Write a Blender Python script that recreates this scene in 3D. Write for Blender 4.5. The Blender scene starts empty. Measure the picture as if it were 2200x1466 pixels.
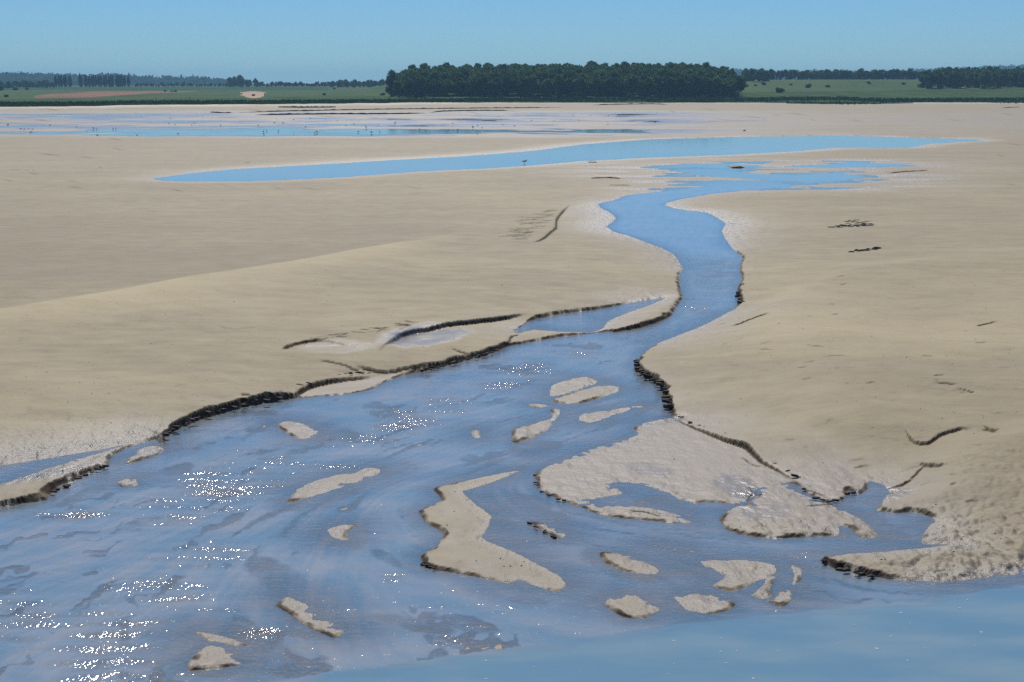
import bpy, bmesh, math, random
import numpy as np
random.seed(7); rng = np.random.default_rng(7)

# ------------------------------------------------------------------ camera, sky, sun, exposure
scn = bpy.context.scene
COL = scn.collection
W, H, F = 2200.0, 1466.0, 3022.0      # photograph size and focal length in its pixels
HORIZON = 180.0
CAMZ = 7.0
PITCH = math.atan((H/2 - HORIZON)/F)
cam_d = bpy.data.cameras.new('camera'); cam = bpy.data.objects.new('camera', cam_d); COL.objects.link(cam)
cam_d.sensor_width = 36.0; cam_d.lens = F/W*36.0
cam_d.clip_start = 0.1; cam_d.clip_end = 30000
cam.location = (0, 0, CAMZ); cam.rotation_euler = (math.pi/2 - PITCH, 0, 0)
scn.camera = cam

SUN_EL, SUN_AZ = math.radians(50), math.radians(-4)     # azimuth from the view direction, + to the right
world = bpy.data.worlds.new('World'); scn.world = world; world.use_nodes = True
nt = world.node_tree; nt.nodes.clear()
sky = nt.nodes.new('ShaderNodeTexSky'); sky.sky_type = 'NISHITA'; sky.sun_disc = False
sky.sun_elevation = SUN_EL; sky.sun_rotation = SUN_AZ
sky.altitude = 0; sky.air_density = 1.0; sky.dust_density = 0.0; sky.ozone_density = 3.0
tint = nt.nodes.new('ShaderNodeMix'); tint.data_type = 'RGBA'; tint.blend_type = 'MULTIPLY'
tint.inputs[0].default_value = 1.0; tint.inputs[7].default_value = (0.325, 0.55, 0.84, 1)
bg = nt.nodes.new('ShaderNodeBackground'); bg.inputs['Strength'].default_value = 0.097
wo = nt.nodes.new('ShaderNodeOutputWorld')
nt.links.new(sky.outputs[0], tint.inputs[6]); nt.links.new(tint.outputs[2], bg.inputs[0]); nt.links.new(bg.outputs[0], wo.inputs[0])

sun_d = bpy.data.lights.new('sun', 'SUN'); sun_d.energy = 4.0; sun_d.angle = math.radians(0.53); sun_d.color = (1.0, 0.95, 0.87)
sun = bpy.data.objects.new('sun', sun_d); COL.objects.link(sun)
sun.rotation_euler = (-(math.pi/2 - SUN_EL), 0, -SUN_AZ)
scn.view_settings.view_transform = 'Standard'; scn.view_settings.look = 'None'
scn.view_settings.gamma = 1.0; scn.view_settings.exposure = 0.0; scn.view_settings.use_curve_mapping = False
scn.cycles.volume_bounces = 1
scn.cycles.max_bounces = 8; scn.cycles.transparent_max_bounces = 8
scn.cycles.sample_clamp_indirect = 4.0
scn.cycles.use_denoising = False

# ------------------------------------------------------------------ helpers
cp, sp = math.cos(PITCH), math.sin(PITCH)
def to_world(px, py, z=0.0):
    u = (np.asarray(px, float) - W/2)/F; v = (H/2 - np.asarray(py, float))/F
    dy = cp + v*sp; dz = -sp + v*cp
    t = (z - CAMZ)/dz
    return u*t, dy*t
def to_px(X, Y, Z):
    zc = Z - CAMZ
    fwd = Y*cp - zc*sp; up = Y*sp + zc*cp
    return W/2 + F*X/fwd, H/2 - F*up/fwd
def col_at(px, Y):               # lateral position of image column px at ground distance Y
    return (px - W/2)/F*Y

def _grad(ix, iy, seed):
    h = (ix.astype(np.int64)*374761393 + iy.astype(np.int64)*668265263 + seed*1442695041) & 0xffffffff
    h = ((h ^ (h >> 13))*1274126177) & 0xffffffff
    h = (h ^ (h >> 16)) & 0xffff
    a = h*(2*math.pi/65536.0)
    return np.cos(a), np.sin(a)
def noise(x, y, seed=0):
    x = np.asarray(x, float); y = np.asarray(y, float)
    x0 = np.floor(x); y0 = np.floor(y); fx = x-x0; fy = y-y0
    sx = fx*fx*fx*(fx*(fx*6-15)+10); sy = fy*fy*fy*(fy*(fy*6-15)+10)
    r = []
    for ox in (0, 1):
        for oy in (0, 1):
            gx, gy = _grad(x0+ox, y0+oy, seed); r.append(gx*(fx-ox)+gy*(fy-oy))
    a = r[0]*(1-sy)+r[1]*sy; b = r[2]*(1-sy)+r[3]*sy
    return (a*(1-sx)+b*sx)*1.5
def fbm(x, y, seed=0, o=4, g=0.5):
    s = 0; a = 1; t = 0
    for i in range(o):
        s = s + a*noise(x*2**i + 17.3*i, y*2**i - 9.1*i, seed+i); t += a; a *= g
    return s/t
def sst(a, b, x):
    t = np.clip((x-a)/(b-a), 0, 1); return t*t*(3-2*t)

def link_mesh(name, verts, faces, mat=None, parent=None, smooth=True):
    me = bpy.data.meshes.new(name)
    verts = np.asarray(verts, np.float32); faces = np.asarray(faces, np.int32)
    n = faces.shape[1]
    me.vertices.add(len(verts)); me.vertices.foreach_set('co', verts.ravel())
    me.loops.add(faces.size); me.loops.foreach_set('vertex_index', faces.ravel())
    me.polygons.add(len(faces)); me.polygons.foreach_set('loop_start', np.arange(0, faces.size, n, dtype=np.int32))
    me.update(calc_edges=True)
    me.polygons.foreach_set('use_smooth', np.full(len(faces), smooth))
    if mat: me.materials.append(mat)
    o = bpy.data.objects.new(name, me); COL.objects.link(o)
    if parent: o.parent = parent
    return o
def attr(o, name, vals):
    a = o.data.attributes.new(name, 'FLOAT', 'POINT'); a.data.foreach_set('value', np.asarray(vals, np.float32).ravel())
def tag(o, label=None, cat=None, group=None, kind=None):
    if label: o['label'] = label
    if cat: o['category'] = cat
    if group: o['group'] = group
    if kind: o['kind'] = kind
    return o
def empty(name, loc):
    o = bpy.data.objects.new(name, None); COL.objects.link(o); o.location = loc; return o

# ------------------------------------------------------------------ materials
class NB:
    def __init__(s, name):
        s.m = bpy.data.materials.new(name); s.m.use_nodes = True; s.t = s.m.node_tree; s.t.nodes.clear()
        s.out = s.t.nodes.new('ShaderNodeOutputMaterial')
    def n(s, typ, **kw):
        nd = s.t.nodes.new(typ)
        for k, v in kw.items(): setattr(nd, k, v)
        return nd
    def l(s, a, b): s.t.links.new(a, b)
    def at(s, name): return s.n('ShaderNodeAttribute', attribute_name=name).outputs['Fac']
    def obj(s): return s.n('ShaderNodeNewGeometry').outputs['Position']
    def mp(s, vec, scale):
        m = s.n('ShaderNodeMapping'); s.l(vec, m.inputs[0]); m.inputs['Scale'].default_value = scale; return m.outputs[0]
    def noise(s, vec, scale, detail=3, rough=0.5):
        q = s.n('ShaderNodeTexNoise'); s.l(vec, q.inputs['Vector']); q.inputs['Scale'].default_value = scale
        q.inputs['Detail'].default_value = detail; q.inputs['Roughness'].default_value = rough; return q.outputs['Fac']
    def ramp(s, f, lo, hi, a=0.0, b=1.0):
        q = s.n('ShaderNodeMapRange', clamp=True); s.l(f, q.inputs[0])
        for i, v in zip((1, 2, 3, 4), (lo, hi, a, b)): q.inputs[i].default_value = v
        return q.outputs[0]
    def mix(s, f, a, b):
        q = s.n('ShaderNodeMix', data_type='RGBA')
        for v, i in ((f, 0), (a, 6), (b, 7)):
            if isinstance(v, (int, float)): q.inputs[i].default_value = v
            elif isinstance(v, tuple): q.inputs[i].default_value = (*v, 1)
            else: s.l(v, q.inputs[i])
        return q.outputs[2]
    def math(s, op, a, b=0.0):
        q = s.n('ShaderNodeMath', operation=op)
        for v, i in ((a, 0), (b, 1)):
            if isinstance(v, (int, float)): q.inputs[i].default_value = v
            else: s.l(v, q.inputs[i])
        return q.outputs[0]
    def bump(s, h, strength, dist, normal=None):
        q = s.n('ShaderNodeBump'); s.l(h, q.inputs['Height'])
        if isinstance(strength, (int, float)): q.inputs['Strength'].default_value = strength
        else: s.l(strength, q.inputs['Strength'])
        q.inputs['Distance'].default_value = dist
        if normal: s.l(normal, q.inputs['Normal'])
        return q.outputs[0]

def sand_material():
    b = NB('wet_sand'); P = b.obj()
    wet, mud, tone, shell, glit, film = b.at('wet'), b.at('mud'), b.at('tone'), b.at('shell'), b.at('glit'), b.at('film')
    big = b.noise(b.mp(P, (0.12, 0.30, 1)), 1.0, 5, 0.6)
    mid = b.noise(b.mp(P, (0.9, 1.6, 1)), 1.0, 5, 0.65)
    fine = b.noise(P, 28.0, 4, 0.7)
    vfine = b.noise(P, 130.0, 2, 0.6)
    c = b.mix(b.ramp(big, .35, .65), (0.305, 0.250, 0.142), (0.365, 0.304, 0.166))
    c = b.mix(b.ramp(mid, .32, .70, 0, .8), c, (0.262, 0.208, 0.130))
    c = b.mix(b.ramp(tone, 0, 1), c, (0.450, 0.366, 0.198))
    c = b.mix(b.ramp(tone, 0, -1), c, (0.250, 0.196, 0.116))
    c = b.mix(b.ramp(fine, .52, .75, 0, .55), c, (0.24, 0.20, 0.16))
    # dark flecks of silt, thinly scattered in patches
    fl = b.noise(b.mp(P, (7, 9, 7)), 1.0, 2, .5)
    fl = b.math('MULTIPLY', b.ramp(fl, .64, .72), b.ramp(mid, .46, .58))
    c = b.mix(b.math('MULTIPLY', fl, .7), c, (0.14, 0.115, 0.09))
    c = b.mix(wet, c, (0.245, 0.200, 0.150))
    c = b.mix(shell, c, (0.58, 0.52, 0.36))
    mudn = b.mix(b.noise(P, 22, 3), (0.030, 0.021, 0.015), (0.085, 0.058, 0.040))
    c = b.mix(mud, c, mudn)
    p = b.n('ShaderNodeBsdfPrincipled'); b.l(c, p.inputs['Base Color'])
    r = b.ramp(wet, 0, 1, .74, .42); r = b.math('ADD', r, b.math('MULTIPLY', b.math('SUBTRACT', mid, .5), .2))
    r = b.math('ADD', b.math('MULTIPLY', r, b.ramp(glit, 0, 1, 1, 0)), b.math('MULTIPLY', glit, .42)); b.l(r, p.inputs['Roughness'])
    r2_ = b.math('MULTIPLY', r, b.ramp(film, 0, 1, 1, .42)); b.l(r2_, p.inputs['Roughness'])
    b.l(b.math('MULTIPLY', b.ramp(mud, 0, .6, 1, .15), b.math('MAXIMUM', b.math('MAXIMUM', b.ramp(wet, 0, 1, .28, .5), glit), film)), p.inputs['Specular IOR Level'])
    h = b.math('ADD', b.math('MULTIPLY', fine, .6), b.math('MULTIPLY', vfine, .4))
    n1 = b.bump(h, b.math('MULTIPLY', b.ramp(film, 0, 1, 1, .3), b.math('ADD', b.ramp(wet, 0, 1, .4, .22), b.math('MULTIPLY', glit, .6))), 0.022)
    n2 = b.bump(b.noise(b.mp(P, (3.0, 6.0, 3)), 1.0, 4, .6), .5, 0.03, n1)
    n2 = b.bump(b.noise(b.mp(P, (3.2, 1.6, 3)), 1.0, 2, .5), glit, 0.20, n2)
    n2 = b.bump(b.noise(b.mp(P, (16, 12, 3)), 1.0, 2, .5), b.math('MULTIPLY', glit, .8), 0.04, n2)
    b.l(n2, p.inputs['Normal']); b.l(p.outputs[0], b.out.inputs[0]); return b.m

def water_material(name, calm=False):
    """Fresnel reflection over turbid water: what is below shows where it is shallow."""
    b = NB(name); P = b.obj()
    depth, streak, rip, riv = b.at('depth'), b.at('streak'), b.at('ripple'), b.at('river')
    st = b.at('rough')
    n0 = b.noise(b.mp(P, (1.6, 4.0, 1)), 1.0, 4, .6)
    n1 = b.noise(b.mp(P, (17, 11, 9)), 1.0, 2, .5)
    n2 = b.noise(b.mp(P, (40, 28, 34)), 1.0, 1, .5)
    nn = b.bump(n0, b.math('MULTIPLY', st, .04 if calm else .30), 0.06)
    if not calm:
        nn = b.bump(n1, b.math('MULTIPLY', st, b.ramp(rip, .05, 1.0, .17, .62)), 0.085, nn)
        nn = b.bump(n2, b.math('MULTIPLY', st, b.ramp(rip, 0, 1, .15, .6)), 0.012, nn)
    fr = b.n('ShaderNodeFresnel'); fr.inputs[0].default_value = 1.6; b.l(nn, fr.inputs['Normal'])
    gl = b.n('ShaderNodeBsdfGlossy'); gl.inputs['Roughness'].default_value = .03 if calm else .11; gl.inputs['Color'].default_value = (1, 1, 1, 1); b.l(nn, gl.inputs['Normal'])
    body = b.mix(b.ramp(streak, .1, .9), (0.180, 0.272, 0.338), (0.320, 0.340, 0.350))
    body = b.mix(riv, body, b.mix(b.ramp(streak, .2, .8), (0.150, 0.270, 0.335), (0.215, 0.315, 0.345)))
    body = b.mix(b.ramp(rip, .1, .8, 0, .75), body, (0.190, 0.160, 0.135))
    df = b.n('ShaderNodeBsdfDiffuse'); b.l(body, df.inputs[0])
    tr = b.n('ShaderNodeBsdfTransparent'); tr.inputs[0].default_value = (0.96, 0.92, 0.87, 1)
    op = b.math('MAXIMUM', b.ramp(depth, 0.001, .034, .42, .95), riv)
    m1 = b.n('ShaderNodeMixShader'); b.l(op, m1.inputs[0]); b.l(tr.outputs[0], m1.inputs[1]); b.l(df.outputs[0], m1.inputs[2])
    m2 = b.n('ShaderNodeMixShader'); b.l(b.math('MULTIPLY', fr.outputs[0], b.ramp(depth, 0.0, .012, .75, 1.0)), m2.inputs[0]); b.l(m1.outputs[0], m2.inputs[1]); b.l(gl.outputs[0], m2.inputs[2])
    b.l(m2.outputs[0], b.out.inputs[0]); return b.m

def simple_mat(name, c1, c2, scale=1.0, rough=.8, spec=.2, mapping=(1, 1, 1), lo=.35, hi=.65, objrand=0):
    b = NB(name); P = b.mp(b.obj(), mapping)
    f = b.noise(P, scale, 4, .6)
    c = b.mix(b.ramp(f, lo, hi), c1, c2)
    if objrand:
        oi = b.n('ShaderNodeObjectInfo')
        hs = b.n('ShaderNodeHueSaturation'); b.l(c, hs.inputs['Color'])
        b.l(b.ramp(oi.outputs['Random'], 0, 1, 1-objrand, 1+objrand), hs.inputs['Value'])
        c = hs.outputs[0]
    p = b.n('ShaderNodeBsdfPrincipled'); b.l(c, p.inputs['Base Color']); p.inputs['Roughness'].default_value = rough
    p.inputs['Specular IOR Level'].default_value = spec
    b.l(p.outputs[0], b.out.inputs[0]); return b.m

M_SAND = sand_material()
M_STREAM = water_material('stream_water'); M_RIVER = M_STREAM; M_POOL = water_material('pool_water', True)
def leaf_material(name, c1, c2, var):
    b = NB(name); c = b.mix(b.ramp(b.noise(b.obj(), .35, 4, .6), .35, .65), c1, c2)
    hs = b.n('ShaderNodeHueSaturation'); b.l(c, hs.inputs['Color']); b.l(b.ramp(b.n('ShaderNodeObjectInfo').outputs['Random'], 0, 1, 1-var, 1+var), hs.inputs['Value'])
    d = b.n('ShaderNodeBsdfDiffuse'); t = b.n('ShaderNodeBsdfTranslucent'); b.l(hs.outputs[0], d.inputs[0]); b.l(hs.outputs[0], t.inputs[0])
    m = b.n('ShaderNodeMixShader'); m.inputs[0].default_value = .42; b.l(d.outputs[0], m.inputs[1]); b.l(t.outputs[0], m.inputs[2]); b.l(m.outputs[0], b.out.inputs[0]); return b.m
M_LEAF = leaf_material('leaf_green', (0.045, 0.095, 0.034), (0.110, 0.170, 0.055), .3)
M_LEAF2 = leaf_material('leaf_dark', (0.024, 0.060, 0.028), (0.055, 0.100, 0.042), .2)
M_BARK = simple_mat('bark', (0.045, 0.035, 0.028), (0.09, 0.07, 0.055), 6, .9)
M_MARSH = simple_mat('marsh_turf', (0.028, 0.060, 0.016), (0.060, 0.105, 0.022), .08, .95, .05, (1, .35, 1))
M_MEADOW = simple_mat('meadow_turf', (0.050, 0.095, 0.030), (0.085, 0.120, 0.040), .02, .95, .05, (1, .4, 1))
M_MEADOW2 = simple_mat('green_crop', (0.026, 0.070, 0.026), (0.042, 0.092, 0.032), .02, .95, .05, (1, .4, 1))
M_FIELD = simple_mat('bare_red_soil', (0.22, 0.115, 0.070), (0.29, 0.155, 0.095), .03, .95, .05, (1, .3, 1))
M_PIT = simple_mat('pit_sand', (0.42, 0.28, 0.18), (0.52, 0.38, 0.25), .2, .95, .05)
M_HILL = simple_mat('far_hill_turf', (0.045, 0.085, 0.04), (0.08, 0.11, 0.05), .005, .95, .05)
M_GRASS = simple_mat('marsh_grass', (0.045, 0.085, 0.018), (0.110, 0.160, 0.035), .25, .9, .1)
M_CLOD = simple_mat('mud', (0.022, 0.017, 0.013), (0.060, 0.045, 0.033), 25, .75, .25)
M_CRUMB = simple_mat('dry_mud_crumb', (0.10, 0.075, 0.055), (0.2, 0.16, 0.12), 25, .7, .3)
M_WRACK = simple_mat('dark_wrack', (0.035, 0.028, 0.022), (0.09, 0.07, 0.055), 8, .7, .3)
M_BDARK = simple_mat('bird_dark', (0.05, 0.045, 0.045), (0.12, 0.10, 0.09), 9, .8)
M_BWHITE = simple_mat('bird_white', (0.62, 0.62, 0.60), (0.75, 0.75, 0.73), 9, .8)
M_BEAK = simple_mat('bird_beak', (0.30, 0.14, 0.03), (0.35, 0.2, 0.05), 9, .6)
M_WOOD = simple_mat('weathered_wood', (0.10, 0.085, 0.07), (0.18, 0.15, 0.12), 9, .9)
M_PLASTER = simple_mat('house_plaster', (0.5, 0.45, 0.38), (0.6, 0.55, 0.46), 1, .9)
M_ROOF = simple_mat('clay_tile', (0.26, 0.11, 0.06), (0.36, 0.17, 0.09), 2, .9)
M_PANE = simple_mat('window_glass', (0.03, 0.04, 0.05), (0.05, 0.06, 0.08), 2, .1, .8)

# ------------------------------------------------------------------ shorelines, traced then put on the ground
# each vertex: x, y, c   (c = height in metres of the little mud cliff on the edge that starts there, 0 = gentle shore)
MAIN = [(-420,1620,0),(-420,1215,.1),(-200,1150,.1),(0,1092,.09),(50,1082,.09),(100,1074,.10),(115,1052,.10),(160,1030,.10),(205,1010,.08),(230,1000,.04),
 (240,980,.03),(285,958,.03),(335,944,.04),(350,958,.10),(356,940,.14),(380,924,.15),(414,908,.16),(446,898,.17),(477,889,.17),(510,879,.16),(541,872,.17),(585,864,.17),(620,857,.12),
 (660,854,.05),(720,849,.05),(780,842,.05),(800,836,.04),(820,824,.03),(860,808,.05),(905,799,.10),(930,794,.13),(960,785,.13),(1000,774,.13),(1050,761,.13),(1088,746,.12),
 (1110,741,.09),(1150,733,.07),(1200,724,.06),(1250,718,.04),(1285,715,.03),(1300,713,.09),(1335,712,.11),(1372,705,.11),(1410,694,.10),(1440,680,.09),(1448,664,.06),
 (1465,642,.04),(1460,622,.03),(1457,603,.03),(1461,588,.02),(1466,578,0),(1460,566,0),(1448,548,0),(1425,535,0),(1390,522,0),(1350,507,0),(1318,498,0),(1304,487,0),
 (1316,477,0),(1324,470,0),(1310,456,0),(1290,447,0),(1286,438,0),(1322,430,0),(1345,420,0),(1400,414,0),(1450,408,0),(1500,402,0),(1560,394,0),(1640,392,0),
 (1710,399,0),(1680,404,0),(1600,409,0),(1530,417,0),(1470,427,0),(1436,435,0),(1428,441,0),(1450,448,0),(1480,453,0),(1518,457,0),(1540,468,0),(1560,481,0),(1551,496,0),
 (1558,512,0),(1575,535,0),(1596,553,.05),(1590,572,.04),(1594,600,.05),(1586,622,.10),(1590,640,.10),(1594,650,.07),(1580,662,.04),(1560,674,0),(1535,688,0),(1500,705,0),
 (1455,722,0),(1415,738,0),(1392,752,.03),(1382,764,.10),(1368,782,.15),(1372,802,.17),(1400,818,.17),(1424,836,.16),(1431,856,.15),(1438,872,.15),(1440,888,.08),(1448,898,0),
 (1420,902,0),(1375,912,0),(1358,920,.03),(1372,934,0),(1330,950,0),(1270,965,0),(1215,988,0),(1168,1006,0),(1152,1014,.05),(1150,1040,.06),(1170,1060,.07),(1210,1078,.07),(1250,1091,.07),
 (1290,1108,.07),(1340,1114,.06),(1400,1119,.05),(1460,1126,.04),(1486,1124,0),(1462,1108,0),(1425,1098,0),(1375,1089,0),(1330,1088,0),(1285,1086,0),(1262,1076,0),(1300,1068,0),(1345,1058,0),(1300,1040,0),(1345,1036,0),
 (1400,1046,0),(1440,1066,0),(1490,1080,.02),(1530,1079,.02),(1560,1082,.03),(1592,1086,.07),(1618,1072,.07),(1632,1050,0),(1622,1064,0),(1596,1084,0),(1562,1098,0),(1545,1118,.05),
 (1562,1138,.06),(1610,1152,.06),(1665,1158,.04),(1720,1154,.04),(1770,1152,.03),(1800,1152,0),(1803,1130,0),(1822,1132,.03),(1845,1152,.03),(1888,1158,0),(1872,1134,0),(1838,1110,0),(1785,1086,0),
 (1722,1062,0),(1690,1040,0),(1705,1038,.05),(1730,1056,.08),(1758,1074,.08),(1785,1080,.07),(1812,1072,.06),(1822,1052,.05),(1846,1064,.05),(1864,1050,.04),(1872,1034,0),(1900,1042,0),(1912,1058,0),(1895,1080,0),
 (1884,1098,.04),(1930,1102,.04),(1965,1100,.05),(1996,1110,.05),(2012,1120,0),(1992,1134,0),(1984,1150,.03),(1981,1168,0),(2010,1170,0),(2055,1169,0),(2005,1176,0),(1900,1186,0),
 (1810,1192,0),(1766,1202,.09),(1788,1219,.10),(1830,1230,.08),(1880,1240,.05),(1940,1248,.02),(2020,1251,0),(2100,1246,0),(2200,1238,0),(2400,1225,0),(2620,1210,0),(2620,1620,0)]
LAGOON_LEFT = [(-420,1095,0),(-200,1035,0),(0,1001,0),(60,991,0),(150,977,0),(230,963,0),(290,952,0),(240,966,0),(180,984,0),(100,1008,0),(0,1042,0),(-200,1090,0),(-420,1150,0)]
POND_MID = [(1113,718,.05),(1120,703,.07),(1150,686,.08),(1200,675,.08),(1260,668,.07),(1320,658,.05),(1360,650,0),(1430,640,0),(1400,655,0),(1350,672,0),(1308,690,0),(1296,706,0),(1270,714,0),(1200,712,0),(1150,706,0),(1126,709,0)]
FILM_MID = [(856,738,0),(885,727,0),(940,712,0),(985,704,0),(995,707,0),(960,717,0),(905,733,0)]
LONG_POOL = [(328,384,0),(400,374,0),(500,364,0),(700,353,0),(850,344,0),(1000,336,0),(1150,324,0),(1250,311,0),(1400,300,0),(1600,294,0),(1800,291,0),(1950,296,0),(2080,299,0),(2112,303,0),
 (2000,309,0),(1950,318,0),(1880,319,0),(1800,318,0),(1700,326,0),(1550,334,0),(1400,339,0),(1250,346,0),(1150,355,0),(1050,362,0),(900,369,0),(750,380,0),(600,388,0),(450,391,0),(360,389,0)]
POOL_B = [(1440,366,0),(1520,364,0),(1600,372,0),(1700,378,0),(1800,372,0),(1856,383,0),(1780,391,0),(1700,390,0),(1620,386,0),(1520,379,0)]
POOL_C = [(1690,358,0),(1820,352,0),(1960,352,0),(1880,358,0),(1780,361,0)]
POOL_E = [(1420,356,0),(1560,353,0),(1640,356,0),(1560,361,0)]
# sandbars standing in the fan: name for label, points
BARS = [
 ('long hourglass sandbar with a ragged dark left edge in mid-fan', [(932,1050,.06),(950,1073,.03),(935,1085,0),(899,1098,.06),(915,1122,.06),(954,1146,.03),(942,1172,0),(906,1195,.07),(910,1216,.08),(939,1226,.05),(973,1231,.04),(1041,1243,.03),(1085,1252,0),(1119,1246,0),(1153,1260,0),(1191,1271,.02),(1215,1260,0),(1205,1240,0),(1153,1212,0),(1109,1189,0),(1058,1168,0),(1034,1155,0),(1044,1141,0),(1055,1110,0),(1017,1080,0),(993,1056,0),(1041,1042,0),(1123,1010,0),(1075,1018,0),(1007,1032,0)]),
 ('small wedge sandbar with a thick black front edge right of the hourglass bar', [(1136,1120,.08),(1160,1140,.08),(1205,1158,.04),(1216,1152,0),(1204,1134,0),(1177,1126,0)]),
 ('smooth tan sandbar with a thin dark edge on its left side', [(1290,1186,.04),(1293,1203,.04),(1334,1227,.03),(1395,1237,0),(1418,1225,0),(1350,1193,0)]),
 ('oval sandbar with a jagged muddy front beside the open river', [(1298,1301,.07),(1338,1326,.06),(1382,1330,.03),(1419,1310,0),(1384,1284,0),(1331,1277,0),(1303,1289,0)]),
 ('triangular sandbar by itself at the lower left with a dark undercut edge', [(402,1427,.07),(405,1442,.07),(440,1440,.06),(490,1434,.03),(528,1424,0),(500,1402,0),(455,1384,0),(424,1404,0)]),
 ('flat plate of mud just awash under the tall left bank', [(595,915,.03),(625,937,.03),(660,946,0),(684,926,0),(640,907,0),(610,905,0)]),
 ('tiny square sandbar in the water below the left notch', [(252,1036,.02),(258,1047,.04),(293,1043,.02),(292,1028,0),(268,1030,0)]),
 ('narrow ledge of sand lying inside the left bank notch', [(266,998,.04),(300,990,.05),(345,975,.04),(352,964,0),(338,956,0),(300,966,0)]),
 ('long pale spindle-shaped sandbar left of centre', [(612,1082,.03),(650,1072,.02),(690,1062,0),(780,1032,0),(817,1014,0),(800,1004,0),(700,1026,0),(640,1050,0)]),
 ('bent sandbar with a notched left end in the middle of the stream', [(1102,925,.05),(1103,952,.04),(1140,942,.02),(1170,930,.02),(1192,905,0),(1206,880,0),(1180,880,.04),(1186,898,0),(1150,910,0)]),
 ('lower of two overlapping pale bars near the right bank', [(1184,858,.04),(1205,866,.03),(1245,867,.05),(1320,846,0),(1334,832,0),(1290,828,0)]),
 ('upper of two overlapping pale bars near the right bank', [(1180,848,0),(1196,852,0),(1262,832,0),(1284,820,0),(1262,811,0),(1230,813,0),(1188,828,0)]),
 ('long ragged mud plate trailing down right at the lower left', [(593,1301,.04),(622,1319,.05),(647,1341,.05),(713,1371,.04),(731,1367,.03),(738,1352,0),(709,1337,0),(669,1330,0),(676,1308,0),(618,1283,0)]),
 ('broad thin mud plate scored with lines on the right of the fan', [(1488,1202,0),(1614,1205,0),(1661,1213,0),(1668,1232,0),(1636,1246,0),(1600,1262,.02),(1575,1272,.02),(1528,1260,.02),(1558,1238,0),(1512,1216,0)]),
 ('hooked mud plate next to the scored plate', [(1674,1240,.04),(1655,1266,.04),(1660,1282,.03),(1640,1289,.03),(1612,1279,.02),(1634,1264,0),(1650,1240,0)]),
 ('curved thin mud ridge right of the hooked plate', [(1700,1214,0),(1724,1225,0),(1724,1245,.02),(1700,1260,.02),(1706,1236,0)]),
 ('small lobed sandbar with a dark lower edge at the river margin', [(1643,1293,.05),(1684,1305,.05),(1707,1283,0),(1700,1269,0),(1680,1270,0),(1664,1287,0)]),
 ('streaked sandbar pushed up against the open river edge', [(1448,1282,0),(1500,1275,0),(1560,1284,0),(1578,1297,.03),(1568,1312,.02),(1520,1322,.02),(1490,1316,0),(1460,1302,0)]),
 ('faint awash mud plate with two cut edges left of the hourglass bar', [(700,1140,0),(735,1128,0),(768,1130,.03),(745,1145,.02),(748,1162,.02),(722,1156,0)]),
 ('small pointed plate at the head of the triangular bar', [(420,1358,0),(480,1368,0),(536,1386,.03),(500,1388,.02),(450,1378,0)]),
 ('sliver of sand with a dark lip left of the bent bar', [(1010,920,.03),(1014,936,.02),(1030,942,0),(1026,922,0)]),
 ('flat triangular plate just under the surface below the pale bars', [(1240,905,0),(1252,890,0),(1330,878,0),(1385,872,0),(1300,900,0),(1256,912,0)]),
 ('thin streak of sand lying beside the lobe pool', [(1362,1078,.03),(1388,1084,.02),(1384,1076,0)]),
 ('small flat chip of mud poking out left of the pale bars', [(1130,869,.02),(1150,877,.02),(1192,873,0),(1160,868,0)]),
 ('low streak of mud awash beyond the scored plate', [(1405,1172,0),(1470,1178,0),(1500,1188,.02),(1440,1184,0)]),
]

def catmull(pts, closed, step=5.0, jag=(.06, .18)):
    P = [np.array(p, float) for p in pts]; n = len(P); out = []
    m = n if closed else n-1
    for i in range(m):
        if closed: p0, p1, p2, p3 = P[i-1], P[i], P[(i+1) % n], P[(i+2) % n]
        else: p0, p1, p2, p3 = P[max(i-1, 0)], P[i], P[i+1], P[min(i+2, n-1)]
        L = math.hypot(*(p2-p1)[:2]); k = max(1, int(L/step))
        for j in range(k):
            t = j/k
            q = 0.5*((2*p1)+(-p0+p2)*t*0.8+(2*p0-5*p1+4*p2-p3)*t*t*0.8+(-p0+3*p1-3*p2+p3)*t**3*0.8)
            lin = p1*(1-t)+p2*t
            q = lin*0.45+q*0.55 if t > 0 else p1.copy()
            q[2] = lin[2]
            out.append(q)
    if not closed: out.append(P[-1])
    out = np.array(out)
    s = np.arange(len(out))*0.9 + pts[0][0]
    a = np.where(out[:, 2] > 0, jag[1], jag[0])*step*2.2
    sc = np.clip((out[:, 1]-180)/700, .15, 1.3)
    jx = noise(s*.55, s*0+3.3, 5) + .6*noise(s*1.3, s*0+7.7, 6); jy = noise(s*.55, s*0+13.3, 8) + .6*noise(s*1.3, s*0+17.7, 9)
    out[:, 0] += a*sc*jx*1.6; out[:, 1] += a*sc*jy*0.8
    return out

polys = [('w', catmull(p, True)) for p in (MAIN, LAGOON_LEFT, POND_MID, LONG_POOL, POOL_B, POOL_C, POOL_E)]
bars = [catmull(p, True, 4.0) for _, p in BARS]
allpoly = [p for _, p in polys] + bars

# ------------------------------------------------------------------ lattice of the tidal flat (dense near the camera)
ys = np.concatenate([np.arange(1600, 760, -1.9), np.arange(760, 420, -1.05), np.arange(420, 221.5, -0.85)])
xs = np.arange(-380, 2580, 3.0)
PX, PY = np.meshgrid(xs, ys)
X, Y = to_world(PX, PY, 0.0)
nr, nc = PX.shape
ROWD = np.abs(np.gradient(Y[:, 0]))[:, None]*np.ones((1, nc))

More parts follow.
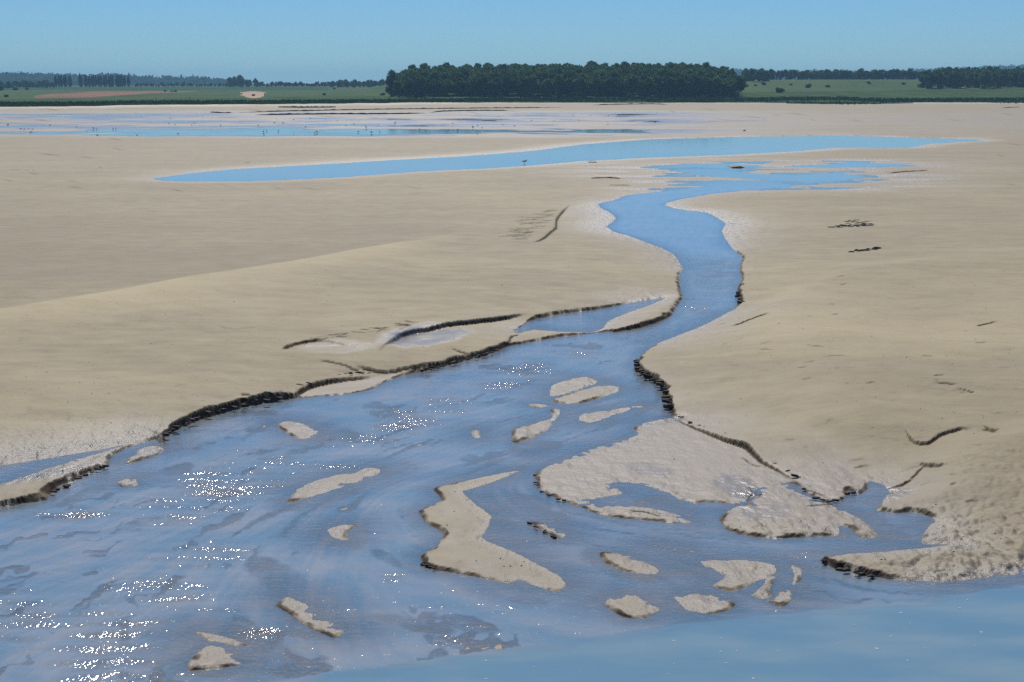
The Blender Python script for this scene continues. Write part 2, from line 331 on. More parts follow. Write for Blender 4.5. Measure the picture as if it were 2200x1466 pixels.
def inside(poly, PXs, PYs):
    """even-odd test for a lattice whose rows share y and columns share x"""
    rows = PYs[:, 0]; cols = PXs[0]; res = np.zeros(PXs.shape, bool)
    x0, y0 = poly[:, 0], poly[:, 1]; x1, y1 = np.roll(x0, -1), np.roll(y0, -1)
    lo, hi = y0.min(), y0.max()
    for r, yy in enumerate(rows):
        if yy < lo or yy > hi: continue
        c = ((y0 <= yy) & (y1 > yy)) | ((y1 <= yy) & (y0 > yy))
        xi = x0[c] + (yy-y0[c])/(y1[c]-y0[c])*(x1[c]-x0[c])
        res[r] = (np.searchsorted(np.sort(xi), cols) % 2) == 1
    return res
WATER = np.zeros((nr, nc), bool)
for p in allpoly: WATER ^= inside(p, PX, PY)
bar_id = np.full((nr, nc), -1, int)
for i, p in enumerate(bars): bar_id[inside(p, PX, PY)] = i

def seg_list(polylist, closed=True):
    S = []
    for p in polylist:
        wx, wy = to_world(p[:, 0], p[:, 1], 0.0)
        q = np.stack([wx, wy, p[:, 2]], 1)
        if closed: a, b = q, np.roll(q, -1, 0)
        else: a, b = q[:-1], q[1:]
        S.append(np.concatenate([a, b], 1))
    return np.concatenate(S)
SEG = seg_list(allpoly)
isC = (SEG[:, 2] > 0) | (SEG[:, 5] > 0)

def dist_fields(Xs, Ys, segs, R):
    """nearest distance, and height value there; lattice with rows of equal Y and X proportional to Y"""
    D = np.full(Xs.shape, 1e3); C = np.zeros(Xs.shape); N = np.ones(Xs.shape)
    rowY = Ys[:, 0]; u = Xs[0]/Ys[0, 0]; du = u[1]-u[0]
    for x0, y0, c0, x1, y1, c1 in segs:
        r = np.where((rowY > min(y0, y1)-R) & (rowY < max(y0, y1)+R))[0]
        if len(r) == 0: continue
        ra, rb = r[0], r[-1]+1
        yn = max(min(y0, y1)-R, rowY.min()); yf = max(y0, y1)+R
        xa, xb = min(x0, x1)-R, max(x0, x1)+R
        ua = min(xa/yn, xa/yf); ub = max(xb/yn, xb/yf)
        ca = max(0, int((ua-u[0])/du)); cb = min(len(u), int((ub-u[0])/du)+2)
        if cb <= ca: continue
        xx = Xs[ra:rb, ca:cb]; yy = Ys[ra:rb, ca:cb]
        dx, dy = x1-x0, y1-y0; L2 = dx*dx+dy*dy+1e-12
        t = np.clip(((xx-x0)*dx+(yy-y0)*dy)/L2, 0, 1)
        d = np.hypot(xx-x0-t*dx, yy-y0-t*dy)
        m = d < D[ra:rb, ca:cb]
        D[ra:rb, ca:cb][m] = d[m]; C[ra:rb, ca:cb][m] = (c0+(c1-c0)*t)[m]; N[ra:rb, ca:cb][m] = abs(dx)/math.sqrt(L2)
    return D, C, N
def two_scale(segs, Rf, Rc, k=5):
    D, C, N = dist_fields(X, Y, segs, Rf)
    Xc, Yc = X[::k, ::k], Y[::k, ::k]
    Dc, Cc, _ = dist_fields(Xc, Yc, segs, Rc)
    Dc = np.minimum(Dc, Rc*1.3)
    ri = np.minimum(np.arange(nr)/k, Xc.shape[0]-1.001); ci = np.minimum(np.arange(nc)/k, Xc.shape[1]-1.001)
    r0 = ri.astype(int); c0 = ci.astype(int); fr = (ri-r0)[:, None]; fc = (ci-c0)[None]
    def up(A):
        return (A[r0][:, c0]*(1-fr)*(1-fc)+A[r0+1][:, c0]*fr*(1-fc)+A[r0][:, c0+1]*(1-fr)*fc+A[r0+1][:, c0+1]*fr*fc)
    m = D > Rf*0.98
    Du, Cu = up(Dc), up(Cc)
    D[m] = np.maximum(Du[m], Rf*.9); C[m] = Cu[m]
    return D, C, N
DC, CC, NC = two_scale(SEG[isC], .7, 5.0)
DS, _, _ = two_scale(SEG[~isC], .7, 5.0)

# coordinate across the flow, carried by hand-laid flow lines
FLOW = {0: [(1500,640),(1370,720),(1100,755),(900,812),(620,885),(350,985),(230,1025),(0,1110)],
        1: [(1520,640),(1330,790),(900,915),(500,1050),(0,1230)],
        2: [(1540,640),(1370,810),(1000,925),(600,1070),(300,1240),(0,1390)],
        3: [(1555,640),(1390,840),(1050,955),(720,1080),(580,1230),(520,1400),(470,1560)],
        3.6: [(1400,870),(1100,985),(860,1060),(820,1200),(930,1290),(1300,1340),(1600,1335),(2200,1300)],
        4.2: [(1420,885),(1130,1000),(1050,1060),(1170,1125),(1500,1190),(1900,1262),(2200,1275)],
        5: [(1440,892),(1350,945),(1140,1015),(1140,1065),(1250,1110),(1450,1150),(1700,1175),(1900,1160),(2050,1165)]}
fp = []; fv = []
for k, pts in FLOW.items():
    c = catmull([(a, b, 1) for a, b in pts], False, 60, (0, 0))
    fp += [(a/400, b/260) for a, b, _ in c]; fv += [k]*len(c)
fp = np.array(fp); fv = np.array(fv, float)
def tps(r2): return .5*r2*np.log(r2+1e-9)
K = tps(((fp[:, None]-fp[None])**2).sum(-1))+np.eye(len(fp))*.01
Pm = np.c_[np.ones(len(fp)), fp]
A_ = np.block([[K, Pm], [Pm.T, np.zeros((3, 3))]])
sol = np.linalg.solve(A_, np.r_[fv, 0, 0, 0])
def psi(px, py):
    q = np.stack([px/400, py/260], -1).reshape(-1, 2); out = np.empty(len(q))
    for a in range(0, len(q), 40000):
        s = q[a:a+40000]; out[a:a+40000] = tps(((s[:, None]-fp[None])**2).sum(-1))@sol[:-3]+sol[-3]+s@sol[-2:]
    return out.reshape(px.shape)

# ------------------------------------------------------------------ heights
COLD = Y*3.0/F
CELL = np.hypot(ROWD*NC, COLD*np.sqrt(np.clip(1-NC**2, 0, 1)))
def far(y0, y1): return sst(y0, y1, PY)
cap = .10 + .24*far(400, 640)
n_edge = fbm(X*2.2, Y*2.2, 40, 3)
bench = np.clip(1.6*noise(X*1.5, Y*1.1, 41)-.1, 0, 1)*(CC > .09)*(bar_id < 0)
wcl = .07 + .03*n_edge + .13*bench
CC = CC*(1+.35*fbm(X*1.4, Y*1.1, 42, 3))
CC = np.where(bar_id >= 0, CC*.95, CC*np.where((PY > 890) & (CC < .11), 1.0, 1.15))
cliffz = np.where(DC < 6, CC*((1-bench)*sst(0, 1, DC/np.maximum(wcl, .04))+bench*(.42*sst(0, .35, DC/wcl)+.58*sst(.7, 1, DC/wcl))) + np.maximum(cap+.02-CC, 0)*np.clip(DC/4.6, 0, 1)**.8, 9)
lobe = 1 - sst(1.0, 1.35, np.hypot((PX-1480)/330, (PY-1040)/130))      # the low lobes under the right bank
softA = (.06 + .32*far(400, 640))*(1-.55*lobe)*np.where(bar_id >= 0, .28, 1)
cap = np.where(bar_id >= 0, np.maximum(.05, CC*1.2), cap)
softz = softA*(1-np.exp(-DS/(2.4 + 2*lobe))) + .006
softz = np.where(DS < 6.0, softz + np.maximum(cap+.02-softz, 0)*sst(1.5, 4.7, DS)*(1-.8*lobe), 9)
land = np.minimum(np.minimum(cliffz, softz + .0), cap)
# ripples and crumbling of the top of the cliffs
land += np.exp(-(DC/.5)**2)*.02*fbm(X*6, Y*6, 44, 3)*(CC > .03)*sst(.0, .1, DC)
# long crest of the left flat
CREST = [(-400,725),(0,672),(200,640),(400,603),(600,572),(780,536),(900,514),(1010,488)]
cx, cy = to_world(*np.array(CREST, float).T, .45)
cys = np.interp(X, cx, cy, left=cy[0], right=cy[-1])
dd = Y-cys; along = 1-sst(cx[-1]-4, cx[-1]+1, X)
crest = np.where(dd < 0, np.exp(-(dd/5.5)**2), np.exp(-(dd/1.6)**2))*along
land += .17*crest*(~WATER)*sst(1, 5, np.minimum(DC, DS))
# swells of the flats
far_amt = far(420, 700)
sw = fbm(X*.09, Y*.05, 50, 3)
land += sw*(.03+.17*far_amt)*sst(.5, 4.5, np.minimum(DC, DS))
land += fbm(X*.5, Y*.35, 53, 4)*.040*far_amt*sst(.3, 3, np.minimum(DC, DS))
land += .006*fbm(X*2.2, Y*3.0, 57, 3)*far_amt*sst(.3, 1.5, np.minimum(DC, DS))*np.clip(.3+1.5*fbm(X*.2, Y*.15, 58, 2), 0, 1)
# a shallow runnel and a low ridge crossing the right flat
def pline(pts, z0=.3):
    a = np.array(pts, float); return to_world(a[:, 0], a[:, 1], z0)
def ridge(pts, amp, wn, wf, z0=.3):
    global land
    gx, gy = pline(pts, z0); o = np.argsort(gx); gx, gy = gx[o], gy[o]
    yy = np.interp(X, gx, gy); d = Y-yy
    e = sst(gx[0]-.5, gx[0]+1.5, X)*(1-sst(gx[-1]-1.5, gx[-1]+.5, X)) if gx[-1] < 9 else sst(gx[0]-.5, gx[0]+1.5, X)
    land = land + amp*e*np.where(d < 0, np.exp(-(d/wn)**2), np.exp(-(d/wf)**2))*sst(.2, 1.5, np.minimum(DC, DS))
ridge([(1600,700),(1700,640),(1850,590),(2050,560),(2300,540)], .17, 4, 2.0)
ridge([(1500,735),(1750,728),(2000,745),(2300,770)], .09, 2, 1.5)
ridge([(1900,1075),(2000,1010),(2120,965),(2300,935)], .14, 1.6, .8)
ridge([(1700,850),(1900,830),(2100,840),(2300,850)], .09, 1.5, 1.8)
ridge([(620,800),(760,760),(900,735)], .03, 1, 1)

# scarps: small steps whose low side faces the camera
def scarp(pts, hgt, L, flip=False, z0=.3, w=.03, jag=.09, R=None, floor=.012):
    global land, MUD
    p = catmull([(a, b, 1.0) for a, b in pts], False, 4.0, (jag, jag))
    gx, gy = to_world(p[:, 0], p[:, 1], z0)
    s = np.linspace(0, 1, len(gx)); tap = np.minimum(1, np.minimum(s, 1-s)*6+.12)
    R = R or min(3.0, L*2.5)
    bx = (gx.min()-R, gx.max()+R, gy.min()-R, gy.max()+R)
    rr = np.where((Y[:, 0] > bx[2]) & (Y[:, 0] < bx[3]))[0]
    if len(rr) == 0: return
    ra, rb = rr[0], rr[-1]+1
    u = X[0]/Y[0, 0]; ua = min(bx[0]/bx[2], bx[0]/bx[3]); ub = max(bx[1]/bx[2], bx[1]/bx[3])
    ca = max(0, np.searchsorted(u, ua)); cb = min(nc, np.searchsorted(u, ub)+1)
    xx, yy = X[ra:rb, ca:cb], Y[ra:rb, ca:cb]
    D = np.full(xx.shape, 1e3); Sg = np.ones(xx.shape); T = np.zeros(xx.shape); NY = np.ones(xx.shape)
    for i in range(len(gx)-1):
        dx, dy = gx[i+1]-gx[i], gy[i+1]-gy[i]; L2 = dx*dx+dy*dy+1e-9
        t0 = ((xx-gx[i])*dx+(yy-gy[i])*dy)/L2; t = np.clip(t0, 0, 1)
        d = np.hypot(xx-gx[i]-t*dx, yy-gy[i]-t*dy); m = d < D
        cr = dx*(yy-gy[i])-dy*(xx-gx[i])
        D[m] = d[m]; NY[m] = abs(dx)/math.sqrt(L2); Sg[m] = np.sign(cr[m]); T[m] = (tap[i]+(tap[i+1]-tap[i])*t[m])*np.where((t0[m] < -.6) & (i == 0) | (t0[m] > 1.6) & (i == len(gx)-2), 0, 1)
    low = (Sg < 0) ^ flip
    drop = hgt*T*np.where(low, np.exp(-D/L)*sst(0, w, D), 0)
    q = land[ra:rb, ca:cb]
    fl = np.minimum(q, floor)
    land[ra:rb, ca:cb] = np.maximum(q-drop, fl)
    rd = np.hypot(ROWD[ra:rb, ca:cb]*NY, COLD[ra:rb, ca:cb]*np.sqrt(np.clip(1-NY**2, 0, 1)))
    ed = T*np.where(low, 1-sst(.7, 1.0, D/np.maximum(w*1.3, rd*1.35)), 0)*min(1, hgt/.035)
    MUD[ra:rb, ca:cb] = np.maximum(MUD[ra:rb, ca:cb], ed*(~WATER[ra:rb, ca:cb]))
MUD = np.zeros((nr, nc))
scarp([(622,852),(634,836),(660,822),(700,812),(745,804),(800,797)], .20, 2.0, z0=.17, w=.08)
scarp([(770,788),(820,795),(862,790),(906,784)], .07, 1.2, z0=.12)
scarp([(815,757),(825,745),(860,722),(900,709),(960,694),(1040,682),(1090,674),(1130,668)], .15, 1.2, z0=.20, w=.05, floor=-.006)
scarp([(603,758),(620,747),(650,738),(690,731)], .09, 1.2, z0=.2, w=.05)
scarp([(1090,736),(1098,722),(1112,716)], .06, .6, z0=.1)
scarp([(1145,520),(1170,505),(1192,485),(1195,465),(1205,450),(1221,433)], .09, 1.6, z0=.25, w=.06)
scarp([(1440,884),(1470,900),(1500,914),(1560,940),(1605,955),(1640,985),(1680,1005),(1722,1028)], .18, 1.6, z0=.1, w=.06)
scarp([(1943,920),(1965,940),(1990,944),(2020,931),(2060,923),(2084,924)], .06, .5, z0=.3)
scarp([(1974,978),(2000,986),(2036,994)], .05, .4, z0=.3)
scarp([(2112,926),(2150,932)], .03, .3, z0=.3); scarp([(2114,922),(2146,938)], .03, .3, z0=.3)
scarp([(1955,1005),(1984,984)], .03, .3, z0=.28)
scarp([(1904,1040),(1925,1036),(1960,1026)], .035, .3, z0=.1)
scarp([(1722,1042),(1745,1044),(1772,1056)], .05, .3, z0=.1)
scarp([(1570,688),(1605,680),(1650,674)], .04, .6, z0=.3)
scarp([(1350,1092),(1385,1094),(1425,1106)], .035, .25, z0=.05)
scarp([(1595,975),(1618,990),(1640,996)], .03, .3, z0=.08)
scarp([(1606,1035),(1614,1052),(1600,1070)], .03, .3, z0=.08, flip=True)
scarp([(975,752),(1010,760),(1030,768)], .03, .3, z0=.13)
scarp([(690,775),(745,783),(790,790)], .03, .4, z0=.2)
scarp([(1730,1078),(1770,1075),(1800,1072)], .03, .2, z0=.08)
scarp([(1830,475),(1868,468)], .03, .5, z0=.3)
scarp([(2095,700),(2140,690)], .03, .5); scarp([(2010,838),(2060,842)], .03, .5); scarp([(2060,850),(2100,858)], .03, .5)
scarp([(1930,1096),(1970,1090),(2010,1096)], .03, .2, z0=.1); scarp([(1860,1094),(1900,1086),(1940,1092)], .02, .2, z0=.1)
scarp([(470,700),(500,706),(560,700)], .01, 1)
scarp([(520,845),(560,852)], .03, .4, z0=.2)
for i in range(44):      # comb of fine rills running into the curved step
    t = random.random(); ex = 1148+t*56+random.uniform(-30, 4); ey = 512-t*68
    l = random.uniform(18, 75)*(1-.4*t); scarp([(ex-l, ey+random.uniform(-2, 6)), (ex-l*.5, ey+random.uniform(0, 2)), (ex, ey)], random.uniform(.008, .022), .25, z0=.25, w=.04, R=.8)
for i in range(18):      # rills cut into the flat above the left steps
    ex = random.uniform(690, 900); ey = 727-(ex-690)*.17+random.uniform(-4, 4)
    scarp([(ex-random.uniform(15, 45), ey+random.uniform(-4, 8)), (ex, ey)], random.uniform(.01, .03), .25, z0=.3, R=.8)
for i in range(110):      # little nicks all over the right flat
    ex = random.uniform(1560, 2300); ey = random.uniform(430, 1060); l = random.uniform(6, 34)*(.5+.5*(ey > 700))
    if ex < 1500+(ey-700)*.75: continue
    scarp([(ex-l, ey+random.uniform(-3, 3)), (ex, ey+random.uniform(-3, 3))], random.uniform(.004, .024), .2, z0=.3, R=.6)

for i in range(130):     # short dark dashes on the far and middle flats
    cx2 = random.uniform(-350, 2550); cy2 = random.choice([random.uniform(236, 262), random.uniform(300, 345), random.uniform(345, 420), random.uniform(300, 420)])
    if 400 < cx2 < 2100 and 292 < cy2 < 392: continue
    lw = random.uniform(5, 30)*(1 if cy2 < 345 else .8); k = random.uniform(.2, .6)
    rr = np.where(np.abs(ys-cy2) < 3)[0]; cc2 = np.where(np.abs(xs-cx2) < lw*1.2)[0]
    if len(rr) and len(cc2):
        sl = np.ix_(rr, cc2); MUD[sl] = np.maximum(MUD[sl], k*np.clip(1.2-np.hypot((PX[sl]-cx2)/lw, (PY[sl]-cy2-1.5*np.sin((PX[sl]-cx2)/lw*2))/1.1), 0, 1)*(~WATER[sl]))
# lumpy, cusped mud at the lower right
zl = sst(1560, 2050, PX)*sst(1075, 1130, PY)
zl = np.maximum(zl, .45*sst(1900, 2100, PX)*sst(930, 1060, PY))
zl = np.maximum(zl, .7*(sst(1590, 1640, PX)*(1-sst(1800, 1830, PX))*sst(1105, 1130, PY)))
lump = np.abs(noise(X*3.4+.6*noise(X*2, Y*2, 61), Y*2.6, 62))*1.0+.5*np.abs(noise(X*7.5, Y*6, 63))
land = land + zl*((lump-.36)*.09)*(~WATER)*sst(0, .25, np.minimum(DC, DS))
land = np.where((bar_id < 0), land, land*1.0)
fr_l = lobe*(~WATER)*np.exp(-np.minimum(DC, DS)/.35)
land -= fr_l*.030*np.clip(np.abs(noise(X*5, Y*4, 66))-.15, 0, 1)
# low ground in the right corner breaks up into puddles
pud = sst(1980, 2250, PX)*sst(1175, 1215, PY)
land -= pud*.035*(~WATER)
# pitted margin of the gentle shores
pit = np.exp(-DS/.7)*sst(420, 520, PY)
pz = np.maximum(.25, np.maximum(sst(0,1,1-np.abs(PY-475)/90.)*sst(1150,1250,PX), (1-sst(350,500,PX))*sst(880,930,PY)*(1-sst(1030,1060,PY))))
land += (~WATER)*pit*pz*(np.abs(noise(X*7, Y*7, 70))*.026-.008 + .007*noise(X*18, Y*18, 71))
land += (~WATER)*np.exp(-DS/2.5)*.008*noise(X*4, Y*3, 73)*far_amt
# far flats: film of water lies in the hollows
flat = sst(236, 246, PY)*(1-sst(288+8*np.sin(PX*.002), 300, PY))*(1-sst(1300, 1800, PX)*.75)
flat2 = np.exp(-(((PX-1640)/400)**2)**2)*sst(338, 348, PY)*(1-sst(405, 420, PY))
hol = fbm(X*.014, Y*.045, 80, 4)*.6+.4*fbm(X*.09, Y*.12, 84, 3)
hol2 = fbm(X*.10, Y*.28, 88, 4)
zf = hol*.075+.012-.012*np.exp(-((PY-284)/7.)**2)
land = land*(1-flat)+zf*flat
land = land*(1-flat2)+(hol2*.06-.001)*flat2
edge_b = np.exp(-DS/1.2)*(1-sst(400, 470, PY))
land += edge_b*.012*noise(X*2.2, Y*.8, 90)
land += (1-far_amt)*.010*fbm(X*.6, Y*.25, 92, 3)*(1-flat)
# beds
Dm = np.minimum(DC, DS)
bed = -np.minimum(np.minimum(.006+.06*DC, .004+np.where(DC < 6, .03, .055)*DS), .13)
riverline = np.array([(-420,1640),(300,1520),(550,1468),(700,1447),(900,1421),(1150,1386),(1400,1351),(1450,1338),(1600,1326),(1700,1312),(1850,1302),(1980,1289),(2200,1252),(2620,1222)], float)
rl = np.interp(PX, riverline[:, 0], riverline[:, 1])+3*noise(PX*.012, PY*0, 33)+1.5*noise(PX*.05, PY*0, 34)
bed -= .5*sst(0, 60, PY-rl)
# shoals: mud just under the surface
def blob(cx_, cy_, rx, ry, ang=0):
    a = math.radians(ang); dx, dy = PX-cx_, PY-cy_
    return 1-sst(.75, 1.15, np.hypot((dx*math.cos(a)+dy*math.sin(a))/rx, (-dx*math.sin(a)+dy*math.cos(a))/ry)+.45*fbm(PX*.018, PY*.035, 36, 4))
shoal = np.zeros((nr, nc))
for a in [(590,1235,80,34,25),(640,1300,50,22,40),(700,930,70,18,10),(820,885,50,16,15),(1140,965,60,22,-10),(1120,1090,110,30,15),(1080,1140,90,28,20),(1320,890,90,22,-10),(1240,845,90,30,-12),(1010,985,22,10,0),
          (380,1010,40,12,-10),(180,1065,60,12,-20),(700,1060,110,30,-18),(520,1370,90,24,15),(1560,1240,120,36,12),(1500,1215,90,24,10),(1700,1250,40,40,0),(1340,1215,90,28,15),(1160,1150,70,20,15),(1130,1292,50,9,6),
          (1880,1130,80,22,25),(1450,1090,70,22,10),(900,1345,90,14,12),(740,1150,60,30,0),(830,1200,40,12,30),(1000,1340,80,18,12),(300,1130,70,16,-10),(170,1225,50,14,10),(460,1440,80,16,0)]:
    shoal = np.maximum(shoal, blob(*a))
shoal *= np.clip(.8+.9*fbm(X*1.5, Y*1.0, 37, 3), 0, 1)
bed = bed*(1-shoal)+(-.005+.010*fbm(X*1.2, Y*.8, 38, 3))*shoal
sub = slice(np.searchsorted(-ys, -1600), np.searchsorted(-ys, -720))
PSL = psi(PX[sub], PY[sub])
wv = fbm(PX[sub]*.012, PY[sub]*.02, 350, 3)
pl_ = fbm(PSL*4.5+.9*wv, Y[sub]*.45+X[sub]*.30, 351, 4, .55)
fan = sst(760, 860, PY[sub])
pm = sst(.185, .20, pl_+.10*(fan-1))*(~(PY[sub] > rl[sub]))
bed[sub] = bed[sub]*(1-pm)+np.maximum(bed[sub], -.0045+.010*fbm(X[sub]*2, Y[sub]*1.4, 353, 3)-.02*(1-sst(.185, .35, pl_)))*pm
PLIP = np.zeros_like(bed); PLIP[sub] = np.exp(-((pl_-.190)/.007)**2)*(fbm(X[sub]*.9, Y[sub]*.7, 354, 2) > .12)*(~(PY[sub] > rl[sub]-4))
land = np.where(bar_id >= 1, land+.016*fbm(X*2.4, Y*1.5, 380, 4)-.004, land)
Z = np.where(WATER, bed, land)
# soften single-cell stairs where land meets water
Z[:, 1:-1] = .25*Z[:, :-2]+.5*Z[:, 1:-1]+.25*Z[:, 2:]
# grass edge of the marsh
EX = np.array([-900,0,200,270,420,600,840,900,1060,1250,1350,1560,1594,1700,1790,1860,1960,2060,2200,3100], float)
EY = np.array([233,231,229.5,227,226,225,222.5,220,218.5,217.5,216.5,218.5,218,216,215,219,219.5,219,218,218], float)
ye = np.interp(PX, EX, EY)+.8*noise(PX*.02, PX*0, 31)+.5*noise(PX*.08, PX*0, 32)
Z = Z+.16*np.exp(-((PY-ye-2.2)/2.0)**2)

# attributes
slope_m = np.hypot(*[g for g in np.gradient(Z)])      # only for finding the cut faces
cliffm = (1-sst(.95, 1.25, DC/np.maximum(wcl, CELL*.85)))*(CC > .012)*(~WATER)*np.clip(CC/.03, .5, 1)
cliffm *= 1-.75*bench*sst(.35, .45, DC/wcl)*(1-sst(.60, .70, DC/wcl))
cliffm *= np.where(CC < .10, np.clip(.6+1.9*fbm(X*3.5, Y*2.5, 47, 3), 0, 1), 1)
cliffm = np.maximum(cliffm, WATER*(CC > .03)*(1-sst(.5, 1.0, DC/np.maximum(.04, CELL*.9)))*.8)
mud = np.clip(np.maximum.reduce([cliffm, MUD, WATER*PLIP*.25]), 0, 1)
wet = np.exp(-np.clip(Z, 0, 1)/.028)*(.55+.45*np.exp(-Dm/1.2))
wet = np.maximum(wet, .85*lobe*np.exp(-np.clip(Z, 0, 1)/.12))
wet = np.maximum(wet, .7*np.exp(-DS/.9))
wet = np.maximum(wet, zl*np.clip(.8-Z*8, .2, .8))
wet = np.maximum(wet, flat*np.clip(.75-1.6*hol, .25, 1)); wet = np.maximum(wet, flat2*np.clip(.5-1.8*hol2, .15, .8))
wetbar = np.array([.35]+[.8]*(len(BARS)-1)); wetbar[[2, 3, 10, 11]] = .6
wet = np.where(bar_id >= 0, np.maximum(wet*.6, wetbar[bar_id]+.35*fbm(X*1.4, Y, 371, 3)), wet)
wet = np.where(WATER, 1, wet)*sst(226, 236, PY)*(1-.9*mud)
film = flat*np.clip(.55+1.6*fbm(X*.02, Y*.12, 390, 3)-6*hol, 0, 1)
film = np.maximum.reduce([film, .9*blob(915, 736, 105, 24, -10), .5*blob(720, 765, 85, 14, 0), .8*blob(1585, 1046, 60, 22, 15), .6*blob(1640, 1105, 60, 22, 0), .7*blob(150, 1020, 160, 14, -8), .7*blob(1890, 1062, 70, 16, 0), .5*blob(1420, 905, 60, 12, -10), .6*blob(1400, 1010, 60, 16, 10), .35*sst(1900, 2100, PX)*np.exp(-((PY-258)/6.)**2)])
film = np.clip(film*(.8+.6*fbm(X*1.2, Y*.8, 391, 3)), 0, 1)*(~WATER); wet = np.maximum(wet, film*.8)
glit = np.clip(np.maximum.reduce([pz*np.exp(-DS/1.6)*1.2, flat2*np.clip(.35-3.5*(hol2-.02), 0, 1), zl*np.clip(1.1-Z*9, .15, .9), .8*np.exp(-DS/.35), np.exp(-DS/3.)*(1-sst(330,420,PY))]), 0, 1)*(~WATER)
wet = np.clip(wet+.12*fbm(X*.8, Y*.8, 95, 3), 0, 1)
tone = .75*crest*sst(.5, 4, Dm)*np.where(dd < .5, 1, .2)
tone += .55*sst(1450, 1750, PX)*sst(600, 680, PY)*(1-sst(760, 850, PY))
tone += .30*fbm(X*.10, Y*.04, 97, 3)
tone -= .55*sst(.5, 3, dd)*along*far(400, 520)
tone -= .25*(1-sst(300, 420, PY))
tone += .55*fbm(X*.035, Y*.16, 361, 4)*(1-sst(650, 900, PY)*.4)+.25*fbm(X*.25, Y*.5, 362, 4)
tone -= .35*sst(1700, 2100, PX)*sst(960, 1060, PY)
tone = np.clip(tone, -1, 1)*(1-wet*.7)
wet = np.where(WATER, .35, wet); tone = np.where(WATER, .35, tone)
shell = (1-sst(1.5, 7, PY-ye))*.9*np.clip(.8+.8*fbm(PX*.01, PY*.2, 98, 3), 0, 1)
print('terrain done')

V = np.stack([X, Y, Z], -1).reshape(-1, 3)
idx = np.arange(nr*nc).reshape(nr, nc)
Q = np.stack([idx[:-1, :-1], idx[:-1, 1:], idx[1:, 1:], idx[1:, :-1]], -1).reshape(-1, 4)
fb = bar_id[:-1, :-1].reshape(-1)
ATT = dict(wet=wet.ravel(), mud=mud.ravel(), tone=tone.ravel(), shell=shell.ravel(), glit=glit.ravel(), film=film.ravel())
# true surface normals so that neighbouring pieces shade as one surface
def submesh(name, faces, mat=M_SAND):
    used = np.unique(faces); remap = np.zeros(len(V), np.int32); remap[used] = np.arange(len(used))
    o = link_mesh(name, V[used], remap[faces], mat)
    for k, v in ATT.items(): attr(o, k, v[used])
    o.data.polygons.foreach_set('use_smooth', (ATT['mud'][faces].max(1) < .35))
    return o
# leave out water-covered river bed far below the milky river, and everything beyond the marsh edge
fpy = PY[:-1, :-1].reshape(-1); frl = rl[:-1, :-1].reshape(-1)
keep = fpy < frl+70
flat_o = tag(submesh('tidal_flat', Q[keep & (fb < 0)]), 'broad tan sand flats and stream bed cut by the winding tidal stream', kind='structure')
for i, (lab, _) in enumerate(BARS):
    f = Q[keep & (fb == i)]
    if len(f) < 4: continue
    tag(submesh('sandbar', f), lab, group='sandbars standing in the shallow fan of the stream', kind='structure')

# ------------------------------------------------------------------ water
def lat_at(px, py, A):
    ci = np.clip((px-xs[0])/(xs[1]-xs[0]), 0, nc-1.01); ri = np.interp(-py, -ys, np.arange(nr))
    return A[np.minimum(ri.astype(int), nr-1), ci.astype(int)]
wxs = np.arange(-380, 2580, 3.6); wys = np.arange(1600, 398, -2.9)
WX_, WY_ = np.meshgrid(wxs, wys); GX, GY = to_world(WX_, WY_, 0)
PS = psi(WX_, WY_)
st = fbm(PS*5+.5*noise(GX*.4, GY*.4, 100), GY*.35+GX*.25, 101, 4, .6)
st2 = fbm(PS*22, GY*.9+GX*.5, 105, 3, .6)
streak = np.clip(.42+.8*st+.35*st2+.6*fbm(GX*.5, GY*1.3, 107, 4), 0, 1)
PATCH = [(870,905,70,26,.9),(470,1045,95,38,.8),(400,1100,150,50,.4),(230,1390,130,110,.42),(430,1195,110,26,.5),(150,1105,90,14,.8),(560,1360,45,14,1.0),(760,945,110,20,.5),(1140,795,80,22,.7),(1080,830,60,16,.7),(1540,585,60,34,.7),(1500,660,40,22,.5),
         (960,870,60,24,.6),(840,1240,30,10,.6),(330,1270,120,40,.5),(560,1000,110,34,.5),(1250,760,70,16,.4),(1700,1190,60,10,.6),(60,1330,80,60,.5),(560,1050,120,30,.4),(720,1000,60,20,.4)]
rip = np.zeros(WX_.shape)
for a, b, rx, ry, s in PATCH:
    rip = np.maximum(rip, s*np.exp(-((WX_-a)/rx)**2-((WY_-b)/ry)**2))
rip *= np.clip(.85+1.5*fbm(GX*.9, GY*2.2, 110, 3), 0, 1.3)
rip = np.maximum(rip, .22*sst(.25, .5, fbm(GX*.6, GY*1.3, 111, 3))*sst(820, 950, WY_))
rip = rip*(1-sst(-25, 0, WY_-np.interp(WX_, riverline[:, 0], riverline[:, 1])))
wrl = np.interp(WX_, riverline[:, 0], riverline[:, 1])+3*noise(WX_*.012, WY_*0, 33)+1.5*noise(WX_*.05, WY_*0, 34)
isr = WY_ > wrl
dpt = -lat_at(WX_, WY_, np.where(np.isfinite(Z), Z, 0))
calm = sst(.0, .03, dpt)
lam = .40+.05*noise(GX*.3, GY*.3, 120)
phase = 2*np.pi*(GY+.12*noise(GX*1.1, GY*.8, 121)+.25*noise(GX*.25, GY*.2, 122))/.42
wave = (np.sin(phase)+.35*np.sin(phase*2.1+1.5*noise(GX*3, GY*2, 123)))*.024*rip*(1-sst(700, 560, WY_)*0)
gen = .0045*fbm(PS*16, GY*2.4+GX*1.2, 130, 3)+.002*fbm(GX*6, GY*9, 134, 2)
upcalm = sst(560, 640, WY_)*.9+.1
wz = (wave+gen*upcalm)*calm
wz = np.where(isr, .0012*fbm(GX*2.5, GY*5, 140, 3), wz)
wz -= .004*np.exp(-((WY_-wrl)/5)**2)*0
widx = np.arange(WX_.size).reshape(WX_.shape)
